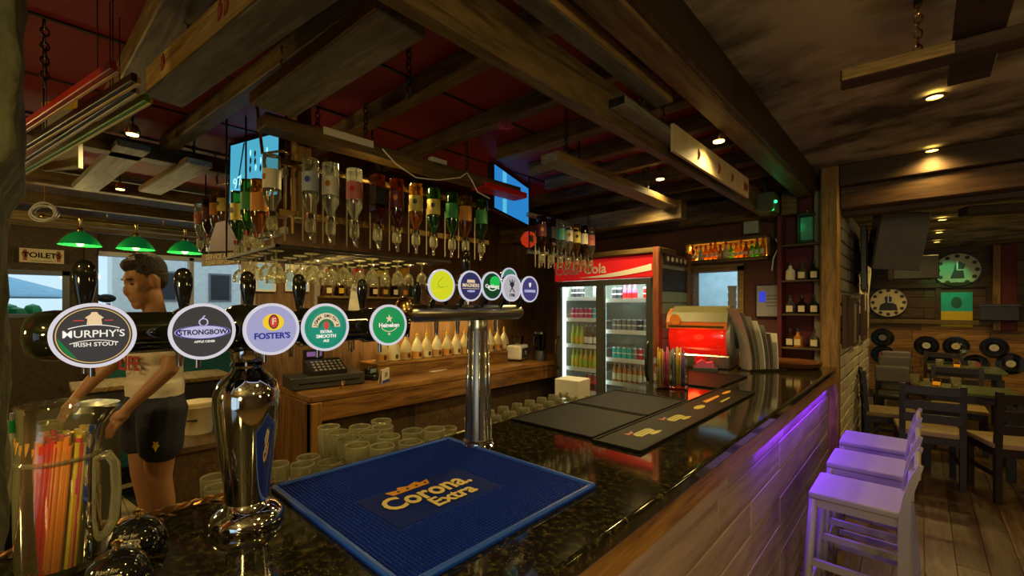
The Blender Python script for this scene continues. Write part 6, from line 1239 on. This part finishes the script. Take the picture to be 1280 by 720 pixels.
MB().box(-0.04, 0.04, -0.03, 0.03, 0.03, 0.21).obj('glass_body', pm('green lit glass', (0.08, 0.14, 0.10), 0.2, var=0.5, scale=30, emit=(0.03, 0.4, 0.15), es=0.05), ck); MB().cyl((0, 0, 0.245), (0, 0, 0.27), 0.012, n=10).obj('finial', M['brass'], ck)
tag(MB().tube([(nx0-0.05, 4.2, 2.12), (nx0-0.02, 4.18, 2.05), (nx0-0.06, 4.17, 1.95), (nx0-0.07, 4.17, 1.85)], 0.005, 6).obj('white_cable', M['paper']), 'short white cable hanging on the wall left of the niche', 'cable')
lamp('POINT', 'green_laser_lamp', (-0.80, 3.70, 2.27), 0.5, (0.02, 1.0, 0.25), 0.02)
gb2 = thing('projector_box', 'dark green laser projector box fixed under the far beam', 'projector', (-0.86, 3.75, 2.28)); MB().rbox(-0.06, 0.07, -0.08, 0.12, -0.02, 0.12, 0.006).obj('housing', pm('grey green metal', (0.06, 0.09, 0.06), 0.4), gb2); MB().box(-0.01, 0.01, -0.02, 0.02, 0.12, 0.34).obj('bracket', M['iron'], gb2); MB().ell((0.075, -0.03, 0.05), (0.010, 0.010, 0.010), 10, 8).obj('laser_lens', M['led_green'], gb2)
# trays stacked at the bar end
tm = MB().lathe([(0.17, 0), (0.19, 0.004), (0.205, 0.022), (0.200, 0.024), (0.185, 0.008), (0.02, 0.006)], 36).mesh('tray', pm('brown lacquer tray', (0.16, 0.06, 0.02), 0.2, coat=0.5))
tp_ = P(992, 452, z=BZ+0.01); tp_ = Vector((-0.73, 3.90, BZ))
for k in range(3): tag(link('serving_tray', tm, None, (tp_.x+0.004*k, tp_.y-0.005*k, BZ+k*0.011)), ['brown round serving tray at the bottom of the stack by the niche', 'brown round serving tray in the middle of the stack by the niche', 'brown round serving tray on top of the stack by the niche'][k], 'tray', 'serving trays')

# ================================================================ BAR STOOLS
def stool(label, yc):
    z = 0.76; t = thing('bar_stool', label, 'stool', (-0.195, yc, 0), 0, 'white bar stools')
    wm = M['stool']; hx = 0.155; hy = 0.155
    MB().rbox(-hx, hx, -hy, hy, z-0.028, z, 0.008, 2).obj('seat', wm, t)
    MB().box(-hx+0.01, hx-0.01, -hy+0.005, -hy+0.022, z-0.06, z-0.028).box(-hx+0.01, hx-0.01, hy-0.022, hy-0.005, z-0.06, z-0.028).box(-hx+0.01, -hx+0.025, -hy, hy, z-0.06, z-0.028).obj('apron', wm, t)
    for sy in (-1, 1):
        MB().cyl((-hx-0.03, sy*(hy-0.012), 0), (-hx+0.018, sy*(hy-0.012), z-0.028), 0.017, 0.017, 4).obj('leg', wm, t)
        # back legs sweep up into the back posts, with a wavy rear edge
        b_ = MB(); pts = [(hx+0.045, 0), (hx+0.015, 0.4), (hx+0.012, z-0.05), (hx+0.016, z+0.06), (hx+0.035, z+0.13), (hx+0.050, z+0.19), (hx+0.036, z+0.195), (hx+0.012, z+0.14), (hx-0.008, z+0.06), (hx-0.022, z-0.03), (hx-0.022, 0.4), (hx+0.012, 0)]
        b_.prism([(x, z_) for x, z_ in pts], -0.014, 0.014, M=Matrix.Translation((0, sy*(hy-0.012), 0)) @ Matrix.Rotation(PI/2, 4, 'X')).obj('back_leg', wm, t)
        for zz in (0.22, 0.46): MB().box(-hx, hx+0.01, sy*(hy-0.012)-0.009, sy*(hy-0.012)+0.009, zz-0.014, zz+0.014).obj('side_rail', wm, t)
    for zz, x in ((0.32, -hx-0.012), (0.30, hx)): MB().box(x-0.009, x+0.009, -hy+0.02, hy-0.02, zz-0.014, zz+0.014).obj('foot_rail', wm, t)
    for zz in (z+0.07, z+0.155): MB().rbox(hx+0.002+(zz-z-0.06)*0.22, hx+0.022+(zz-z-0.06)*0.22, -hy+0.02, hy-0.02, zz-0.025, zz+0.025, 0.005).obj('back_slat', wm, t)
stool('white bar stool nearest the camera, purple light on its seat', 2.39); stool('middle white bar stool of the three along the bar', 2.88); stool('farthest white bar stool of the three, next to the timber post', 3.36)
fr = thing('foot_rail', 'dark metal foot rail along the bar base', 'rail', (-0.44, 0, 0.18)); MB().cyl((0.06, -0.5, 0), (0.06, 4.0, 0), 0.016, n=10).obj('tube', M['steel'], fr)
for y in (0.3, 1.5, 2.7, 3.9): MB().cyl((0.06, y, 0), (-0.03, y, 0), 0.010, n=8).obj('bracket', M['steel'], fr)

# ================================================================ DINING AREA
def chair(label, x, y, rz, grp='dark dining chairs'):
    t = thing('dining_chair', label, 'chair', (x, y, 0), rz, grp)               # faces local +y
    for sx in (-1, 1):
        MB().box(sx*0.19-0.02, sx*0.19+0.02, 0.17, 0.21, 0, 0.44).obj('leg', M['chair'], t)
        MB().prism([(-0.21, 0), (-0.17, 0), (-0.17, 0.45), (-0.20, 0.88), (-0.235, 0.88), (-0.21, 0.45)], -0.02, 0.02, M=Matrix.Translation((sx*0.19, 0, 0)) @ Matrix.Rotation(PI/2, 4, 'Z') @ Matrix.Rotation(PI/2, 4, 'X')).obj('leg', M['chair'], t)
        MB().box(sx*0.19-0.012, sx*0.19+0.012, -0.19, 0.19, 0.20, 0.23).obj('stretcher', M['chair'], t)
    MB().box(-0.19, 0.19, 0.178, 0.202, 0.37, 0.43).box(-0.19, 0.19, -0.202, -0.178, 0.37, 0.43).box(-0.202, -0.178, -0.19, 0.19, 0.37, 0.43).box(0.178, 0.202, -0.19, 0.19, 0.37, 0.43).obj('seat_frame', M['chair'], t)
    MB().rbox(-0.215, 0.215, -0.20, 0.225, 0.43, 0.475, 0.012, 2).obj('seat', pm('tan seat pad', (0.34, 0.24, 0.10), 0.6), t)
    for z in (0.55, 0.66, 0.79): MB().rbox(-0.19, 0.19, -0.222-(z-0.5)*0.02, -0.20-(z-0.5)*0.02, z, z+0.075, 0.004).obj('back_slat', M['chair'], t)
    return t
def table(label, x, y, rz, w=0.7, d=0.7, mat=None):
    t = thing('dining_table', label, 'table', (x, y, 0), rz, 'dark dining tables')
    MB().rbox(-w/2, w/2, -d/2, d/2, 0.725, 0.755, 0.006).obj('tabletop', mat or pm('olive green tabletop', (0.10, 0.12, 0.03), 0.25), t)
    MB().box(-w/2+0.05, w/2-0.05, -d/2+0.05, d/2-0.05, 0.66, 0.725).obj('apron', M['chair'], t)
    for sx in (-1, 1):
        for sy in (-1, 1): MB().box(sx*(w/2-0.06)-0.03, sx*(w/2-0.06)+0.03, sy*(d/2-0.06)-0.03, sy*(d/2-0.06)+0.03, 0, 0.66).obj('leg', M['chair'], t)
    return t
table('dark square table with an olive top beyond the bar stools', 0.32, 6.08, 0.0, 0.66, 0.6)
table('dark square table with an olive top near the record wall', 0.42, 8.15, 0.0, 0.7, 0.7)
chair('dark chair with tan seat against the whitewashed stone wall', -0.24, 6.02, -PI/2+0.15)
chair('dark chair with tan seat second from the stone wall, back towards the stools', 0.05, 5.40, 0.12)
chair('dark chair with tan seat right of the olive table, seen from behind', 0.56, 5.36, 0.35)
chair('dark chair with tan seat at the right edge, nearest the camera', 1.06, 4.98, 0.9)
chair('dark chair beyond the olive table facing the camera', 0.30, 6.78, PI)
chair('dark chair at the right edge beside the record wall table', 1.02, 7.75, PI/2)
chair('dark chair behind the far table against the record wall', 0.25, 8.85, PI)
for i, (x, y, z, rz, w_) in enumerate([(-0.25, 7.0, 0.93, 0.1, 'nearest the olive table'), (-0.25, 7.6, 1.0, 0.1, 'in the middle of the grey ones'), (-0.25, 8.2, 1.02, 0.1, 'farthest, below the record')]):
    t = thing('high_back_chair', 'grey padded high backed chair along the stone wall, '+w_, 'chair', (x, y, 0), rz)
    MB().rbox(-0.16, 0.16, -0.03, 0.03, z-0.30, z-0.10, 0.03, 3).obj('backrest', pm('grey padded fabric', (0.16, 0.15, 0.17), 0.7), t); MB().rbox(-0.18, 0.18, 0.0, 0.4, 0.42, 0.48, 0.02, 2).obj('seat', M['char'], t)
    for sx in (-1, 1): MB().box(sx*0.14-0.015, sx*0.14+0.015, -0.02, 0.02, 0, z-0.14).obj('leg', M['chair'], t); MB().box(sx*0.14-0.015, sx*0.14+0.015, 0.36, 0.39, 0, 0.42).obj('leg', M['chair'], t)
for i, (x, y, w_) in enumerate([(0.12, 6.1, 'olive table beyond the stools'), (0.35, 8.1, 'table near the record wall')]):
    t = thing('candle_holder', 'small glowing candle jar on the '+w_, 'candle', (x, y, 0.755)); MB().lathe([(0.03, 0), (0.035, 0.01), (0.038, 0.07)], 16, cap1=False).obj('jar', M['whisky'], t); MB().lathe([(0.028, 0.012), (0.028, 0.04)], 14).obj('wax', pm('lit wax', (0.7, 0.5, 0.1), 0.5, emit=(1.0, 0.6, 0.1), es=0.5), t)
    for j in range(2): o = thing('table_tumbler', ['clear tumbler left of', 'clear tumbler right of'][j]+' the candle on the '+w_, 'glass', (x-0.16+0.3*j, y+0.05, 0.755)); [link(n_, me, o) for n_, me in zip(('body', 'rim'), GL['short'])]
# records on the far wall
rec_c = [('white', M['paper']), ('pink', M['pink']), ('cream', M['cream']), ('grey', M['grey'])]
rl = ['upper row first', 'upper row second', 'upper row third', 'upper row last', 'lower row first', 'lower row second', 'lower row third', 'lower row last']
for i, (u, v, c) in enumerate([(1103, 422, 3), (1158, 432, 0), (1195, 433, 2), (1243, 435, 0), (1103, 443, 1), (1175, 453, 2), (1220, 456, 1), (1264, 455, 0)]):
    p = P(u, v, y=9.60); t = thing('vinyl_record', 'black vinyl record with a '+rec_c[c][0]+' label, '+rl[i]+' of the far wall', 'record', (p.x, 9.632, p.z), (PI/2, 0, 0), 'records on the far wall')
    MB().disc(0.152, 0, 0.004, 36).obj('disc', M['gloss_black'], t); MB().disc(0.05, 0.004, 0.006, 24).obj('label_disc', rec_c[c][1], t); MB().disc(0.006, 0.006, 0.0065, 10).obj('hole', M['black'], t)
    MB().ring(0.10, 0.104, 0.004, 0.0044, 36).obj('groove_ring', M['char'], t)
def clock(label, p, R, face_m, fig):
    t = thing('wall_clock', label, 'clock', p, (PI/2, 0, 0)); MB().disc(R, 0, 0.03, 40).obj('face', face_m, t); MB().ring(R*0.97, R*1.03, 0, 0.04, 40).obj('rim', M['char'], t)
    for k in range(12): a_ = 2*PI*k/12; MB().disc(R*0.11, 0.03, 0.034, 12).obj('hour_dot', M['char'], t, (R*0.82*math.cos(a_), R*0.82*math.sin(a_), 0))
    MB().prism([(x*R, y*R) for x, y in fig], 0.03, 0.035).obj('portrait', M['black'], t); MB().box(-0.008, 0.008, 0, R*0.5, 0.036, 0.04).box(0, R*0.35, -0.007, 0.007, 0.036, 0.04).obj('hands', M['silver'], t)
clock('round clock with green light on its pale face, high on the far wall', (P(1197, 337, y=9.5).x, 9.62, P(1197, 337, y=9.5).z), 0.26, pm('pale clock face', (0.60, 0.66, 0.50), 0.5), [(-0.3, -0.5), (0.3, -0.5), (0.25, 0.0), (0.35, 0.3), (0.1, 0.5), (-0.1, 0.3), (-0.15, 0.0)])
clock('round clock with a portrait and cream face, lower left of the far wall', (P(1105, 378, y=9.5).x+0.05, 9.62, P(1105, 378, y=9.5).z), 0.24, pm('cream clock face', (0.66, 0.56, 0.32), 0.5), [(-0.5, -0.55), (0.5, -0.55), (0.42, -0.15), (0.15, 0.0), (0.2, 0.35), (0.0, 0.5), (-0.2, 0.35), (-0.15, 0.0), (-0.42, -0.15)])
lamp('SPOT', 'green_spot_lamp', (0.30, 8.6, 2.40), 9, (0.05, 1.0, 0.3), 0.03, (1.15, 0, 0), spot=0.6)
p0 = P(1176, 408, y=9.6); p1 = P(1216, 365, y=9.6)
fl_ = thing('flag_picture', 'picture of a green and yellow flag in the far wall recess', 'picture', (p0.x, 9.62, p0.z)); Wf = p1.x-p0.x; Hf = p1.z-p0.z
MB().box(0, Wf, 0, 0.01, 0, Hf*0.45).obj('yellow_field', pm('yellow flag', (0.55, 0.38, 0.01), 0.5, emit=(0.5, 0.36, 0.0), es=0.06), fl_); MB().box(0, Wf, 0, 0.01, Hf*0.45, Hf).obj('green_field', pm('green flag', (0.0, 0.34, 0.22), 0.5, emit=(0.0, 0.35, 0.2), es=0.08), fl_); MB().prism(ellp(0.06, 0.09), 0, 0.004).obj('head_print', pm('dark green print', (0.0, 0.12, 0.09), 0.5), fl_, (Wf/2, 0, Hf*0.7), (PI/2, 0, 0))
bb = thing('blue_storage_box', 'dark blue box on the ledge right of the flag picture', 'box', (0.83, 9.45, 1.345)); MB().rbox(-0.20, 0.20, -0.08, 0.08, 0, 0.22, 0.01).obj('box', pm('dark blue box', (0.02, 0.025, 0.05), 0.5), bb); MB().rbox(-0.21, 0.21, -0.09, 0.09, 0.20, 0.24, 0.006).obj('lid', pm('dark blue lid', (0.025, 0.03, 0.06), 0.4), bb)
# loudspeaker hung from the lintel
sp = thing('hanging_loudspeaker', 'large grey box loudspeaker hung at a tilt below the lintel', 'loudspeaker', P(1122, 301, y=5.3), (0.22, 0.10, 0.25)); sp.scale = (0.84, 0.84, 0.84)
MB().rbox(-0.20, 0.20, -0.13, 0.20, -0.30, 0.30, 0.01).obj('cabinet', pm('dark grey cabinet', (0.16, 0.155, 0.12), 0.6), sp); MB().rbox(-0.215, -0.202, -0.12, 0.19, -0.29, 0.29, 0.004).obj('side_grille', M['black'], sp)
MB().cyl((0, 0.03, 0.30), (0, 0.03, 0.62), 0.02, n=10).obj('hanger', M['steel'], sp); MB().lathe([(0.06, -0.214), (0.05, -0.23), (0.02, -0.222)], 20, M=Matrix.Rotation(-PI/2, 4, 'Y') @ Matrix.Diagonal((1, 1, -1, 1))).obj('driver', M['char'], sp)
d2 = thing('far_loudspeaker', 'black loudspeaker farther back between the grey one and the clock', 'loudspeaker', P(1142, 335, y=7.3), 0.2); MB().rbox(-0.22, 0.2, -0.15, 0.15, -0.14, 0.14, 0.01).obj('cabinet', M['char'], d2); MB().box(-0.02, 0.02, -0.02, 0.02, 0.14, 0.42).obj('bracket', M['iron'], d2)
# things on the stone wall
def wall_frame(label, y0, y1, z0, z1, m_):
    t = thing('wall_picture', label, 'picture', (-0.49, (y0+y1)/2, (z0+z1)/2)); hy = (y1-y0)/2; hz = (z1-z0)/2
    MB().box(0, 0.01, -hy, hy, -hz, hz).obj('picture', m_, t); MB().box(0, 0.03, -hy, hy, hz, hz+0.03).box(0, 0.03, -hy, hy, -hz-0.03, -hz).box(0, 0.03, -hy-0.03, -hy, -hz-0.03, hz+0.03).box(0, 0.03, hy, hy+0.03, -hz-0.03, hz+0.03).obj('frame', M['brown'], t)
wall_frame('framed picture in a reddish frame on the stone wall, nearest the post', 4.72, 4.98, 1.22, 1.62, M['red_wall']); wall_frame('framed pale picture on the stone wall, middle of three', 5.3, 5.75, 1.2, 1.6, M['grey']); wall_frame('framed dark picture on the stone wall, farthest of three', 6.3, 6.7, 1.2, 1.65, M['wall_dark'])
tv3 = thing('wall_television', 'thin black television seen edge on against the stone wall', 'television', (-0.44, 5.75, 2.0), 0.06); MB().rbox(0, 0.05, -0.55, 0.55, -0.30, 0.30, 0.008).obj('casing', M['black'], tv3); MB().box(0.05, 0.054, -0.52, 0.52, -0.27, 0.27).obj('screen', M['gloss_black'], tv3); MB().box(-0.06, 0, -0.1, 0.1, -0.1, 0.1).obj('mount', M['iron'], tv3)
for lab, y, ln in (('looped white cable beside the wall television, nearer one', 6.45, 0.9), ('looped white cable beside the wall television, farther one', 6.8, 1.1)): tag(MB().tube([(-0.46, y, 2.4), (-0.44, y+0.06, 2.4-ln*0.4), (-0.46, y-0.05, 2.4-ln*0.7), (-0.46, y, 2.4-ln)], 0.008, 6).obj('white_cable', M['paper']), lab, 'cable')
